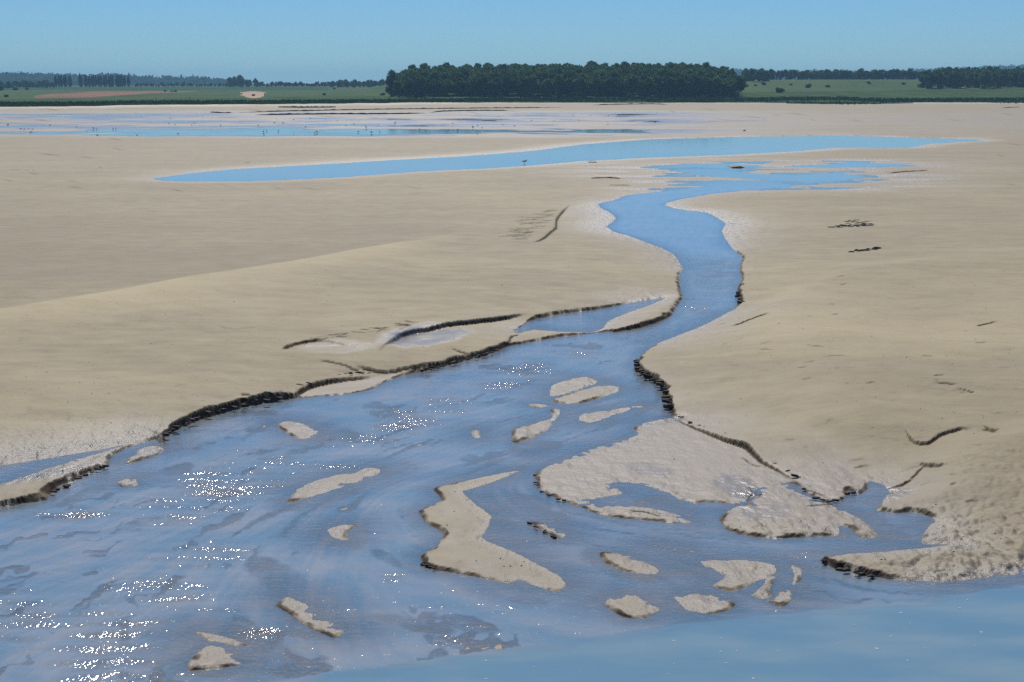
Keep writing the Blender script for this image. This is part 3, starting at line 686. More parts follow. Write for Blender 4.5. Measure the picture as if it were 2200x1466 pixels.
WQ = np.stack([widx[:-1, :-1], widx[:-1, 1:], widx[1:, 1:], widx[1:, :-1]], -1).reshape(-1, 4)
# keep faces that are not buried
wland = np.where(dpt < -.05, 1, 0)
fcov = (wland[:-1, :-1]+wland[1:, :-1]+wland[:-1, 1:]+wland[1:, 1:]).reshape(-1) == 4
fr_ = isr[:-1, :-1].reshape(-1)
fup = (WY_[:-1, :-1].reshape(-1) < 640)
WV = np.stack([GX, GY, wz], -1).reshape(-1, 3)
WATT = dict(depth=np.clip(dpt, 0, .3).ravel(), streak=np.clip(streak, 0, 1).ravel(), ripple=np.clip(rip, 0, 1).ravel(), rough=np.where(isr, .40, .05+.95*sst(500, 640, WY_+60*fbm(GX*.2, GY*.1, 146, 2))).ravel(), river=sst(-8, 20, WY_-wrl+22*fbm(GX*.9, GY*5, 145, 4)).ravel())
def wmesh(name, f, mat, label):
    used = np.unique(f); rm = np.zeros(len(WV), np.int32); rm[used] = np.arange(len(used))
    o = link_mesh(name, WV[used], rm[f], mat)
    for k, v in WATT.items(): attr(o, k, v[used])
    return tag(o, label, kind='structure')
# the river surface carries gentle marks only
WATT['streak'] = np.where(isr.ravel(), np.clip(.4+.9*fbm(GX*.5, GY*1.4, 150, 4).ravel(), 0, 1), WATT['streak'])
wmesh('stream_water', WQ[~fcov & ~fr_], M_STREAM, 'shallow blue water of the winding stream fanning out over mud')
wmesh('river_water', WQ[fr_], M_RIVER, 'smooth milky blue open river in the lower right')
# far pools and films: one level sheet, hidden wherever the flat stands above it
pxs = np.arange(-380, 2580, 8.0); pys = np.arange(399.5, 232, -2.5)
AX, AY = np.meshgrid(pxs, pys); BX, BY = to_world(AX, AY, 0)
BZ = np.zeros(BX.shape); pi_ = np.arange(AX.size).reshape(AX.shape)
PQ = np.stack([pi_[:-1, :-1], pi_[:-1, 1:], pi_[1:, 1:], pi_[1:, :-1]], -1).reshape(-1, 4)
po = link_mesh('pool_water', np.stack([BX, BY, BZ], -1).reshape(-1, 3), PQ, M_POOL)
attr(po, 'depth', np.clip(-lat_at(AX, AY, Z), 0, .3)); attr(po, 'streak', np.clip(.3+.6*fbm(BX*.05, BY*.03, 160, 3), 0, 1)); attr(po, 'ripple', 0*AX); attr(po, 'river', 0*AX); attr(po, 'rough', 1+0*AX)
tag(po, 'still bright blue pools and films lying on the far flats', kind='structure')

# ------------------------------------------------------------------ land beyond the flats
EW = 0
bu = np.concatenate([np.arange(-3000, -400, 60), np.arange(-400, 2600, 5), np.arange(2600, 5200, 60)])
bY = np.concatenate([np.linspace(380, 640, 120), np.geomspace(645, 1500, 150), np.geomspace(1530, 6000, 50)])
BU, BYY = np.meshgrid(bu, bY); BXX = (BU-W/2)/F*BYY
def back_z(u, Yv):
    left = .7+3.3*np.clip((Yv-560)/740, 0, 1)**1.2
    hum = 1.6*np.exp(-((u-780)/70)**2)*np.exp(-((Yv-900)/180)**2)
    right = 1.0+8.8*sst(610, 1010, Yv)
    k = sst(790, 900, u)
    z = left*(1-k)+right*k+hum
    z = np.where(Yv > 1300, z+k*0, z)
    return z
def back_noise(x, y): return .25*fbm(x*.02, y*.02, 200, 3)
Zb = back_z(BU, BYY)
e_px = np.interp(BU, EX, EY)+.8*noise(BU*.02, BU*0, 31)+.5*noise(BU*.08, BU*0, 32)
_, Ye = to_world(BU*0+W/2, e_px, 0)
Zb = np.where(BYY > Ye, np.minimum(Zb, .35+(BYY-Ye)*.03)+back_noise(BXX, BYY)*sst(0, 40, BYY-Ye), -1.2)
bx_, by_ = to_px(BXX, BYY, Zb)
bi = np.arange(BU.size).reshape(BU.shape)
BQ = np.stack([bi[:-1, :-1], bi[:-1, 1:], bi[1:, 1:], bi[1:, :-1]], -1).reshape(-1, 4)
cxp = bx_[:-1, :-1].reshape(-1); cyp = by_[:-1, :-1].reshape(-1); cY = BYY[:-1, :-1].reshape(-1); cX = BXX[:-1, :-1].reshape(-1)
nz = 1.5*noise(cX*.03, cY*.01, 210)
edge_marsh = np.interp(cxp, [-3000,0,300,840,1585,1990,2200,5000], [214,214,213,207,200,193,190,190])+nz*.6
reg = np.zeros(len(BQ), int)                                  # 0 marsh
reg[(cyp < edge_marsh)] = 1                                   # meadow
reg[(cyp < 195-1+nz*.3) & (cxp < 700)] = 2                    # green crop
reg[(cY > 1350)] = 4
redtop = np.interp(cxp, [60,100,200,330,420], [208,203,197,196,197]); redbot = np.interp(cxp, [60,100,200,330,420], [212,211,209,200,197.5])
reg[(cyp > redtop+nz*.2) & (cyp < redbot+nz*.2) & (cxp > 70) & (cxp < 420)] = 3
reg[(np.hypot((cxp-541)/24, (cyp-204)/8)+nz*.25 < 1)] = 5
BVv = np.stack([BXX, BYY, Zb], -1).reshape(-1, 3)
for r, (nm, mt, lb) in enumerate([('salt_marsh', M_MARSH, 'dark green salt marsh edging the sand flats'), ('meadow', M_MEADOW, 'dull green rising meadow beyond the marsh'),
        ('crop_field', M_MEADOW2, 'bright green strip of crop below the poplar rows'), ('bare_field', M_FIELD, 'long reddish bare field on the left slope'),
        ('far_land', M_HILL, 'far low land reaching the horizon'), ('sand_pit', M_PIT, 'small orange sand pit cut into the left meadow')]):
    f = BQ[reg == r]
    if len(f) == 0: continue
    used = np.unique(f); rm = np.zeros(len(BVv), np.int32); rm[used] = np.arange(len(used))
    tag(link_mesh(nm, BVv[used], rm[f], mt), lb, kind='structure')
def gz(px, Yv):
    return float(back_z(np.array(px, float), np.array(Yv, float)))+float(back_noise(np.array(col_at(px, Yv)), np.array(Yv, float)))

# hills far away
def hill(name, label, Yc, xs_, tops, depth, mat):
    uu = np.arange(xs_[0], xs_[-1], 8.0); tt = np.interp(uu, xs_, tops)
    hz = CAMZ+(HORIZON-tt)/F*Yc
    k = 9; vs = []
    for j in range(k):
        a = j/(k-1)
        vs.append(np.stack([(uu-W/2)/F*Yc, np.full(len(uu), Yc+(a-.5)*depth), -3+(hz+3)*np.sin(a*math.pi)**.7*(1+.04*noise(uu*.02, uu*0+a*3, 222))], -1))
    vs = np.array(vs).reshape(-1, 3); n = len(uu); ii = np.arange(k*n).reshape(k, n)
    q = np.stack([ii[:-1, :-1], ii[:-1, 1:], ii[1:, 1:], ii[1:, :-1]], -1).reshape(-1, 4)
    return tag(link_mesh(name, vs, q, mat), label, kind='structure')
hill('hill', 'low blue wooded hill along the left horizon', 2600, [-900,-300,0,120,240,400,480,540,620], [172,166,166,166,168,170,174,183,190], 500, M_HILL)
hill('hill', 'faint blue ridge on the right horizon', 3600, [1560,1700,1850,1980,2100,2250,2600,3200], [160,160,160,156,151,149,148,150], 600, M_HILL)

# ------------------------------------------------------------------ trees
def leaf_cloud(centres, radii, n, size, squash=1.0, seed=0):
    """small leaf-clump faces spread over and inside several lobes"""
    r = np.random.default_rng(seed); c = np.array(centres); rad = np.array(radii)
    w = rad**2/np.sum(rad**2); k = r.choice(len(c), n, p=w)
    d = r.normal(size=(n, 3)); d /= np.linalg.norm(d, axis=1)[:, None]
    rr = rad[k]*(r.random(n)**.22)*(1+.10*r.normal(size=n))
    P = c[k]+d*rr[:, None]*np.array([1, 1, squash])
    t = np.cross(d, r.normal(size=(n, 3))); t /= np.linalg.norm(t, axis=1)[:, None]+1e-9
    nn = d+.7*r.normal(size=(n, 3)); nn /= np.linalg.norm(nn, axis=1)[:, None]
    t = np.cross(nn, t); t /= np.linalg.norm(t, axis=1)[:, None]+1e-9; b = np.cross(nn, t)
    s = (size*(.6+.8*r.random(n)))[:, None]
    vv = np.stack([P-t*s-b*s*.6, P+t*s-b*s*.7, P+t*s*.8+b*s*.7, P-t*s*.7+b*s], 1).reshape(-1, 3)
    ff = np.arange(n*4).reshape(-1, 4); return vv, ff
def limb_mesh(paths, sides=6):
    vs, fs = [], []
    for pts, r0, r1 in paths:
        b = len(vs); n = len(pts)
        for i, p in enumerate(pts):
            r = r0+(r1-r0)*i/(n-1)
            for s in range(sides):
                a = 2*math.pi*s/sides; vs.append((p[0]+r*math.cos(a), p[1]+r*math.sin(a), p[2]))
        for i in range(n-1):
            for s in range(sides):
                fs.append((b+i*sides+s, b+i*sides+(s+1) % sides, b+(i+1)*sides+(s+1) % sides, b+(i+1)*sides+s))
    return vs, fs
def make_mesh(name, vf, mat):
    o = link_mesh(name, vf[0], vf[1], mat, smooth=False); me = o.data; bpy.data.objects.remove(o); return me
TREES = []      # (crown mesh, trunk mesh, height, width)
for s in range(9):
    r = random.Random(s+50); hgt = 10.0; cw = r.uniform(3.0, 4.2)
    cen = [(0, 0, hgt*.62)]; rad = [cw*.8]
    for i in range(11):
        a = r.uniform(0, 6.28); q = r.uniform(.35, 1.0)*cw*.72; z = r.uniform(.10, .92)*hgt
        q *= math.sin(max(.25, min(1, 1.15-z/hgt))*1.5)
        cen.append((q*math.cos(a), q*math.sin(a), z)); rad.append(r.uniform(.30, .48)*cw)
    crown = leaf_cloud(cen, rad, 1500, .36, .85, s)
    paths = [([(0, 0, -.5), (.1, 0, 2.5), (0, .1, 6), (0, 0, 8.8)], .32, .07)]
    for c in cen[1:6]: paths.append(([(0, 0, c[2]*.5), (c[0]*.5, c[1]*.5, c[2]*.8), c], .12, .03))
    TREES.append((make_mesh('crown', crown, M_LEAF), make_mesh('trunk', limb_mesh(paths), M_BARK), hgt, cw))
POP = []
for s in range(4):
    r = random.Random(s+80); cen = []; rad = []
    for i in range(9):
        z = 1.6+i*1.25; cen.append((r.uniform(-.25, .25), r.uniform(-.25, .25), z)); rad.append((1.25 if 1 < i < 6 else .8)*r.uniform(.8, 1.1)*(1 if i < 8 else .55))
    crown = leaf_cloud(cen, rad, 1300, .30, 1.2, s+20)
    POP.append((make_mesh('crown', crown, M_LEAF2), make_mesh('trunk', limb_mesh([([(0, 0, -.5), (0, 0, 5), (0, 0, 11)], .25, .05)]), M_BARK), 12.6, 1.3))
BUSH = []
for s in range(4):
    r = random.Random(s+90); cen = [(0, 0, .8)]; rad = [1.0]
    for i in range(5):
        a = r.uniform(0, 6.28); cen.append((.9*math.cos(a), .9*math.sin(a), r.uniform(.5, 1.5))); rad.append(r.uniform(.5, .9))
    BUSH.append((make_mesh('crown', leaf_cloud(cen, rad, 420, .20, .9, s+40), M_LEAF2), make_mesh('trunk', limb_mesh([([(0, 0, -.3), (0, 0, .6), (.1, 0, 1.4)], .10, .03)]), M_BARK), 2.2, 1.6))
def plant(name, proto, loc, sc, rz, label, cat, group=None):
    root = empty(name, loc); root.scale = sc; root.rotation_euler = (0, 0, rz)
    for nm, me in (('crown', proto[0]), ('trunk', proto[1])):
        c = bpy.data.objects.new(nm, me); COL.objects.link(c); c.parent = root
    return tag(root, label, cat, group)

# the dense wood in the middle
wood = []
ridge_x = [838,860,900,1000,1200,1430,1520,1560,1600]; ridge_y = [158,146,139,137,135,132.5,136,143,166]
rows = 11
for j in range(rows):
    a = j/(rows-1); Yr = 620+a*95
    x0 = 858+ (0 if j < 8 else (j-7)*9); x1 = 1563-(0 if j < 7 else (j-6)*5)
    n = 28 if j == 0 else 25
    for i in range(n):
        px = x0+(x1-x0)*(i+.5*(j % 2))/(n-1)+random.uniform(-6, 6)
        if px > 1586: continue
        Yv = Yr+random.uniform(-3, 3)
        # ground follows the wooded rise so that the crowns step up to the skyline
        top = np.interp(px, ridge_x, ridge_y); topz = CAMZ+(HORIZON-top)/F*715
        z0 = 1.45+(topz-9.9-1.45)*max(0, a-.02)**.75
        h_ = random.uniform(8.8, 10.2)*(1 if j else .95)
        if px < 880 or px > 1560: h_ *= .88
        wood.append((px, Yv, z0, h_, j))
MASS = []      # trees hidden among the others: joined into one canopy
for k_, (px, Yv, z0, h_, j) in enumerate(wood):
    if 78 <= k_ < 225:
        MASS.append((col_at(px, Yv), Yv, z0-.2, h_)); continue
    p = random.choice(TREES); s = h_/p[2]; w_ = s*random.uniform(1.15, 1.5)
    plant('broadleaf_tree', p, (col_at(px, Yv), Yv, z0-.2), (w_, w_, s), random.uniform(0, 6.28),
          'shaded broadleaf tree in the front row at the foot of the large wood' if j < 2 else 'broadleaf treetop on the lower slope of the large wood' if j < 4 else 'broadleaf treetop on the skyline of the large wood', 'tree',
          'front row of the large wood' if j < 2 else 'lower slope of the large wood' if j < 4 else 'skyline trees of the large wood')
# the wooded rise under them
uu = np.linspace(820, 1620, 60); yy = np.linspace(605, 830, 26); UU, YY_ = np.meshgrid(uu, yy)
aa = np.clip((YY_-620)/95, 0, 1); topz = CAMZ+(HORIZON-np.interp(UU, ridge_x, ridge_y))/F*715
zz = np.where(YY_ < 716, 1.3+(topz-9.3-1.3)*np.clip(aa, 0, 1)**.75, 1.3+(topz-10.6))*sst(825, 880, UU)*(1-sst(1560, 1615, UU))+(back_z(UU, YY_)-.3)*(1-sst(825, 880, UU)*(1-sst(1560, 1615, UU)))
zz = np.where(YY_ < 612, .2, zz)
ii = np.arange(UU.size).reshape(UU.shape)
tag(link_mesh('wooded_rise', np.stack([(UU-W/2)/F*YY_, YY_, zz], -1).reshape(-1, 3), np.stack([ii[:-1, :-1], ii[:-1, 1:], ii[1:, 1:], ii[1:, :-1]], -1).reshape(-1, 4), M_MARSH), 'rising ground under the large dark wood', kind='structure')
LOD = []
for s in range(4):
    r_ = random.Random(s+150); cen = [(0, 0, 6.2)]; rad = [2.9]
    for i in range(9):
        a = r_.uniform(0, 6.28); q = r_.uniform(.9, 2.6); cen.append((q*math.cos(a), q*math.sin(a), r_.uniform(2.2, 9))); rad.append(r_.uniform(1.1, 1.8))
    LOD.append(leaf_cloud(cen, rad, 380, .55, .85, s+300))
def tree_mass(name, label, items, mat=None):
    vs, fs = [], []; n = 0
    for i, (x, y, z, h) in enumerate(items):
        v, f = LOD[i % 4]; k = h/10; a = i*1.3
        q = np.stack([(v[:, 0]*math.cos(a)-v[:, 1]*math.sin(a))*k*1.1+x, (v[:, 0]*math.sin(a)+v[:, 1]*math.cos(a))*k*1.1+y, v[:, 2]*k+z], -1)
        vs.append(q); fs.append(f+n); n += len(v)
    return tag(link_mesh(name, np.concatenate(vs), np.concatenate(fs), mat or M_LEAF, smooth=False), label, kind='stuff')
tree_mass('wood_canopy', 'closed canopy in the middle of the large dark wood', MASS)
# poplar rows
for x0, x1, n, gl, lab in ((138, 168, 7, 'short poplar row', 'tall slim poplar in the short left poplar row'), (187, 288, 21, 'long poplar row', 'tall slim poplar in the long clipped poplar row')):
    for i in range(n):
        px = x0+(x1-x0)*i/(n-1); Yv = 1290; p = POP[i % 4]; s = random.uniform(.86, .97)*(1.12 if (i == 0 and n > 10) else 1)
        plant('poplar_tree', p, (col_at(px, Yv), Yv+random.uniform(-3, 3), gz(px, Yv)-.3), (1.0, 1.0, s), random.uniform(0, 6), lab, 'tree', gl)
# hedges and lines of trees
def tree_line(pts, n, Yv, hmin, hmax, label, group, base=None, wide=1.15, depth=20, proto=TREES, name='broadleaf_tree', mass=None):
    out = []
    for i in range(n):
        t = (i+random.uniform(.2, .8))/n; px = pts[0]+(pts[1]-pts[0])*t
        yv = Yv+random.uniform(-depth, depth); z = (gz(px, yv) if base is None else base)-.2
        h_ = random.uniform(hmin, hmax); p = random.choice(proto); s = h_/p[2]
        if mass:
            out.append((col_at(px, yv), yv, z, h_)); continue
        plant(name, p, (col_at(px, yv), yv, z), (s*wide, s*wide, s), random.uniform(0, 6.28), label, 'tree', group)
    if mass: tree_mass(mass, label, out, M_LEAF2)
tree_line((1588,1985), 52, 1010, 5.5, 8.0, 'broadleaf tree in the treeline along the top of the right meadow', 'treeline above the right meadow')
tree_line((1590,1640), 6, 905, 7, 9, 'broadleaf tree at the low end of the wood where the meadow starts', 'trees trailing off the wood')
tree_line((1970,2250), 42, 800, 8.0, 10.2, 'broadleaf tree in the dark copse at the right edge', 'dark copse at the right edge', wide=1.2, depth=26)
tree_line((2010,2420), 34, 862, 9.0, 10.5, 'trees at the back of the dark copse at the right edge', '', mass='copse_canopy')
tree_line((1700,1990), 20, 1240, 8, 12, 'distant broadleaf tree showing over the right treeline', 'trees showing over the right treeline', base=9.0)
tree_line((560,842), 60, 1330, 3.0, 5.5, 'thin far treeline left of the wood', '', mass='far_treeline')
tree_line((720,842), 14, 1250, 5, 7.2, 'rounded tree in the hedge just left of the wood', 'hedge just left of the wood', wide=1.25)
tree_line((500,560), 7, 1340, 6, 10, 'tree at the tapering end of the left hill', 'trees at the foot of the left hill')
tree_line((300,520), 34, 1345, 2.2, 4.5, 'low trees and scrub below the left hill', '', mass='far_treeline')
tree_line((40,132), 20, 1230, 4.0, 7.5, 'bushy tree left of the poplar rows', 'bushy trees left of the poplar rows', wide=1.3, depth=40)
tree_line((-250,0), 24, 1150, 4, 7, 'trees continuing past the far left farmhouse', '', depth=50, mass='far_treeline')
tree_line((8,42), 5, 1150, 4, 6, 'bushy tree beside the far left farmhouse', 'trees beside the far left farmhouse', wide=1.3)
plant('broadleaf_tree', TREES[2], (col_at(1739, 2300), 2300, 9), (1.6, 1.6, 1.9), 1, 'single round tree standing above the right treeline', 'tree')
plant('broadleaf_tree', TREES[4], (col_at(525, 1330), 1330, 3.8), (1.1, 1.1, 1.05), 1, 'round tree at the right tip of the left hill', 'tree')
plant('broadleaf_tree', TREES[1], (col_at(1508, 700), 700, 9.6), (.75, .75, .85), 1, 'tree poking highest over the right end of the wood', 'tree')
plant('broadleaf_tree', TREES[6], (col_at(846, 640), 640, 1.4), (.8, .8, 1.12), 2, 'thin crowned tree at the left corner of the wood', 'tree')
# shrubs dotted over the meadows
SHR = [(1633,640+190,2.6,'shrub'),(1667,720,3.4,''),(1725,790,3.0,''),(1768,800,2.2,''),(1855,850,2.2,''),(1928,840,1.9,''),(1595,800,2.0,''),(1690,830,1.5,''),(1615,815,1.5,''),
       (30,640,1.6,''),(366,900,1.6,''),(388,890,1.9,''),(380,880,1.3,''),(553,690,1.3,''),(703,700,1.6,''),(724,1000,2.0,''),(50,1000,3.0,''),(20,980,3.5,''),(75,1010,2.4,''),(826,680,2.0,'')]
SL = ['small round shrub high on the right meadow near the wood','largest dark bush on the right meadow','upright bush in the middle of the right meadow','small bush right of the upright bush','lone small shrub on the paler part of the meadow','small shrub beside the dark copse','shrub against the right end of the wood','faint small shrub between two larger ones','tiny shrub close under the wood',
      'lone square bush low on the far left marsh','small left bush of three on the left meadow','right bush of three on the left meadow','middle bush of three on the left meadow','bush growing in the orange sand pit','small bush on the rough meadow left of the wood','bush under the thin far treeline','dark rounded bush below the far left trees','big dark bush at the far left','small bush right of the far left bushes','bush on the marsh edge left of the wood']
for i, ((px, Yv, s, _), lab) in enumerate(zip(SHR, SL)):
    p = BUSH[i % 4]; k = s*.8/p[2]
    plant('shrub', p, (col_at(px, Yv), Yv, gz(px, Yv)-.1), (k*1.15, k*1.15, k), i*1.7, lab, 'shrub')
# far-off woods that read as one mass
def wood_mass(name, label, xs_, tops, Yc, n, size, below=10, mat=M_LEAF2, seed=1):
    r = np.random.default_rng(seed); cen, rad = [], []
    for i in range(n):
        px = r.uniform(xs_[0], xs_[-1]); top = np.interp(px, xs_, tops)+r.uniform(0, 1)**1.5*below
        yv = Yc-60*((top-np.interp(px, xs_, tops))/below)*3+r.uniform(-20, 20)
        z = CAMZ+(HORIZON-top)/F*Yc-size*.9; cen.append(((px-W/2)/F*yv, yv, z)); rad.append(size*r.uniform(.7, 1.25))
    vf = leaf_cloud(cen, rad, n*45, size*.22, .85, seed)
    return tag(link_mesh(name, vf[0], vf[1], mat, smooth=False), label, kind='stuff')
wood_mass('far_woods', 'blue wooded hillside along the left horizon', [-500,-200,0,60,120,240,320,400,480,520,545], [160,157,157,157,159,160,163,164,168,174,181], 2450, 1150, 9, 15, seed=3)
wood_mass('far_woods', 'hazy blue wood on the ridge at the right horizon', [1570,1640,1700,1780,1900,1960,2010,2060,2100,2150,2200,2500], [150,151,152,151,152,148,146,146,143,141,138,140], 3400, 520, 11, 10, seed=5)
wood_mass('far_woods', 'low blue strip of trees at the horizon left of the wood', [540,640,660,680,760,845], [180,179,177,179,176,172], 2600, 150, 5, 5, seed=9)

# marsh grass: ragged front of the marsh
r = np.random.default_rng(4); n = 26000
gpx = r.uniform(-350, 2550, n); de = r.random(n)**2*26
_, gye = to_world(gpx*0+W/2, np.interp(gpx, EX, EY)+.8*noise(gpx*.02, gpx*0, 31)+.5*noise(gpx*.08, gpx*0, 32), 0)
gy = gye+de-2.5; gx = (gpx-W/2)/F*gy; gzv = np.where(de > 2.5, .30+de*.03, .05)
def tufts(gx, gy, gz_, hh, ww, r):
    n = len(gx); a = r.uniform(0, math.pi, n); lean = r.normal(size=n)*.3
    dx, dy = np.cos(a)*ww, np.sin(a)*ww
    vv = np.stack([np.stack([gx-dx, gy-dy, gz_], -1), np.stack([gx+dx, gy+dy, gz_], -1), np.stack([gx+dx*1.5+lean*hh, gy+dy, gz_+hh*.8], -1), np.stack([gx-dx*.6+lean*hh, gy-dy, gz_+hh], -1)], 1).reshape(-1, 3)
    return vv, np.arange(n*4).reshape(-1, 4)
vf = tufts(gx, gy, gzv, r.uniform(.2, .55, n), r.uniform(.10, .35, n), r)
tag(link_mesh('marsh_grass', vf[0], vf[1], M_GRASS, smooth=False), 'ragged green grass edge of the salt marsh', kind='stuff')
# isolated green patches on the pale upper beach
PATCHES = [(1690,1960,222.5,1.5,2600),(600,720,231,.9,500),(870,1060,221,.8,600),(1390,1560,219,1,700),(2110,2260,221,1.2,800),(1560,1680,216,1,500),(1180,1330,219,.8,300)]
P3 = []
for x0, x1, yc, hw, cnt in PATCHES:
    px = r.uniform(x0, x1, cnt); t = (px-x0)/(x1-x0); py = yc+r.normal(size=cnt)*hw*np.sin(t*math.pi)*.6
    a, b = to_world(px, py, .12); P3.append(np.stack([a, b], -1))
P3 = np.concatenate(P3)
vf = tufts(P3[:, 0], P3[:, 1], np.full(len(P3), .06), r.uniform(.12, .4, len(P3)), r.uniform(.1, .35, len(P3)), r)
tag(link_mesh('beach_grass', vf[0], vf[1], M_GRASS, smooth=False), 'thin green tongues of grass on the pale upper beach', kind='stuff')

# ------------------------------------------------------------------ creek banks and dark ledges on the far flats
def ledge(pts, hgt, label, mat=None, thick=.5, name='mud_ledge', z0=0.03):
    p = catmull([(a, b, 1.0) for a, b in pts], False, 3.0, (.12, .12))
    gx, gy = to_world(p[:, 0], p[:, 1], z0); n = len(gx); s = np.linspace(0, 1, n)
    hh = hgt*np.minimum(1, np.minimum(s, 1-s)*7)*(.75+.35*noise(s*n*.22, s*0, 300+int(pts[0][0])))+.01
    rings = []
    for dy, k in ((-.05, -.15), (.0, .55), (.06, 1.0), (thick, .95), (thick*6, -.1)):
        rings.append(np.stack([gx, gy+dy+.1*noise(s*n*.6, s*0+dy, 301), hh*k+z0-.02], -1))
    vs = np.array(rings).reshape(-1, 3); ii = np.arange(5*n).reshape(5, n)
    q = np.stack([ii[:-1, :-1], ii[:-1, 1:], ii[1:, 1:], ii[1:, :-1]], -1).reshape(-1, 4)
    o = link_mesh(name, vs, q, mat or M_SAND, smooth=False)
    m = np.array([1, 1, .6, 0, 0])[:, None]*np.ones(n)
    attr(o, 'mud', m); attr(o, 'wet', 0*m); attr(o, 'tone', 0*m-.3); attr(o, 'shell', 0*m); attr(o, 'glit', 0*m); attr(o, 'film', 0*m)
    return tag(o, label, kind='structure')
ledge([(505,242.5),(620,240),(800,236.5),(1000,234),(1130,233),(1245,231)], .42, 'upper dark bank of the far creek')
ledge([(545,247.5),(700,246),(860,245.5),(930,243)], .40, 'lower dark bank of the far creek, left part')
ledge([(920,243),(950,240.5),(1010,239),(1110,238.5)], .42, 'lower dark bank of the far creek, right part')
ledge([(450,242),(480,243.5),(500,243)], .35, 'short dark bank at the left tip of the far creek')
ledge([(1268,227),(1330,225.5),(1400,224.5),(1445,226)], .45, 'dark crumbling bank below the marsh grass')
ledge([(8,368),(60,368.5),(118,374)], .13, 'dark ledge at the left edge of the middle flat')
ledge([(515,352),(545,351.5),(572,354)], .10, 'small dark ledge above the left tip of the pool')
ledge([(1266,385),(1300,383.5),(1340,385)], .12, 'flat dark ledge below the long pool')
ledge([(1912,373),(1950,369.5),(2006,367)], .10, 'slanted dark ledge right of the braided pools')
ledge([(1572,360),(1600,359.5)], .10, 'tiny dark ledge among the braided pools')
ledge([(1264,350),(1284,350)], .09, 'tiny dark ledge on the pool shore')
ledge([(1225,395),(1262,396)], .05, 'faint ledge under the flat dark ledge')
ledge([(1305,399),(1360,399)], .05, 'faint long ledge left of the stream head')
ledge([(1136,417),(1222,416.5)], .04, 'thin line of a step above the rill comb')
ledge([(240,336),(275,334.5)], .10, 'short dark ledge on the left middle flat')
ledge([(60,240),(220,238.5)], .05, 'thin dark line on the far left flat')
ledge([(1500,262),(1750,256)], .06, 'brown line across the right far flat')
ledge([(2150,233),(2200,231)], .3, 'dark lump of bank at the right beach')

# dark wrack strewn in lines
def wrack(x0, y0, x1, y1, n, spread, label):
    r = np.random.default_rng(int(x0)); vs, fs = [], []
    for i in range(n):
        t = r.random(); px = x0+(x1-x0)*t; py = y0+(y1-y0)*t+r.normal()*spread
        zz_ = float(lat_at(np.array([px]), np.array([py+12]), Z)[0]); a, b = to_world(px, py, max(zz_, .02)+.01)
        L = r.uniform(.06, .22); w = r.uniform(.02, .05); an = r.normal()*.5; hz = r.uniform(.02, .05); z = max(zz_, .02)-.005
        ca, sa = math.cos(an), math.sin(an); k = len(vs)
        for (lx, ly, lz) in ((-L, -w, 0), (L*.9, -w, 0), (L, w, 0), (-L*.8, w, 0), (-L*.5, 0, hz), (L*.5, 0, hz)):
            vs.append((a+lx*ca-ly*sa, b+lx*sa+ly*ca, z+lz))
        fs += [(k, k+1, k+5, k+4), (k+2, k+3, k+4, k+5), (k+1, k+2, k+5, k+5), (k+3, k, k+4, k+4)]
    tri = [f if f[2] != f[3] else (f[0], f[1], f[2], f[2]) for f in fs]
    me = bpy.data.meshes.new('wrack'); me.from_pydata([tuple(map(float, v)) for v in vs], [], [f if f[2] != f[3] else f[:3] for f in tri]); me.materials.append(M_WRACK)
    o = bpy.data.objects.new('weed_wrack', me); COL.objects.link(o); return tag(o, label, kind='stuff')
wrack(1782, 488, 1875, 482, 60, 1.6, 'thick dark strand of wrack on the right flat')
wrack(1828, 541, 1892, 533, 34, 1.1, 'second dark strand of wrack lower on the right flat')
wrack(1815, 478, 1850, 472, 12, 1.5, 'thin scatter of wrack above the thick strand')

# ------------------------------------------------------------------ clods fallen from the cut banks
def clod_mesh(seed):
    bm = bmesh.new(); bmesh.ops.create_icosphere(bm, subdivisions=2, radius=1.0); r = random.Random(seed)
    off = [r.uniform(0, 50) for _ in range(3)]
    for v in bm.verts:
        c = v.co; k = 1+.35*float(noise(np.array(c.x*1.3+off[0]), np.array(c.y*1.3+c.z+off[1]), seed))+.18*float(noise(np.array(c.x*3+off[2]), np.array(c.y*3+c.z*2), seed+9))
        v.co = (c.x*k*1.25, c.y*k*.8, max(-.55, min(.62, c.z*k)))
    me = bpy.data.meshes.new('mud_clod'); bm.to_mesh(me); bm.free(); me.materials.append(M_CLOD); return me
CLODS = [clod_mesh(i) for i in range(8)]
def clod_line(pts, n, smin, smax, z0, dz, label, group):
    p = catmull([(a, b, 1.0) for a, b in pts], False, 3.0, (.0, .0)); L = len(p)
    for i in range(n):
        t = min(L-1.001, max(0, ((i+random.random())/n+.03*math.sin(i*2.1)+random.gauss(0, .02))*(L-1))); k = int(t); q = p[k]+(p[min(k+1, L-1)]-p[k])*(t-k)
        z = z0+random.random()*dz
        a, b = to_world(q[0]+random.uniform(-3, 3), q[1]+random.uniform(-2, 2), z); s = random.uniform(smin, smax)
        o = bpy.data.objects.new('mud_clod', random.choice(CLODS)); COL.objects.link(o)
        o.location = (a, b+random.uniform(-.04, .02), z); o.scale = (s*random.uniform(.9, 1.7), s, s*random.uniform(.6, 1.0)); o.rotation_euler = (random.uniform(-.2, .2), random.uniform(-.2, .2), random.uniform(-.5, .7))
        tag(o, label, 'mud clod', group)
clod_line([(354,935),(390,914),(446,889),(500,874),(541,864),(585,856),(622,850)], 52, .015, .06, .01, .13, 'dark wet mud clod slumped down the tall left stream bank', 'mud clods of the tall left bank')
clod_line([(626,848),(640,830),(680,816),(740,804),(800,797)], 30, .025, .05, .06, .08, 'dark mud clod on the curved step behind the left beach ledge', 'mud clods on the curved left step')
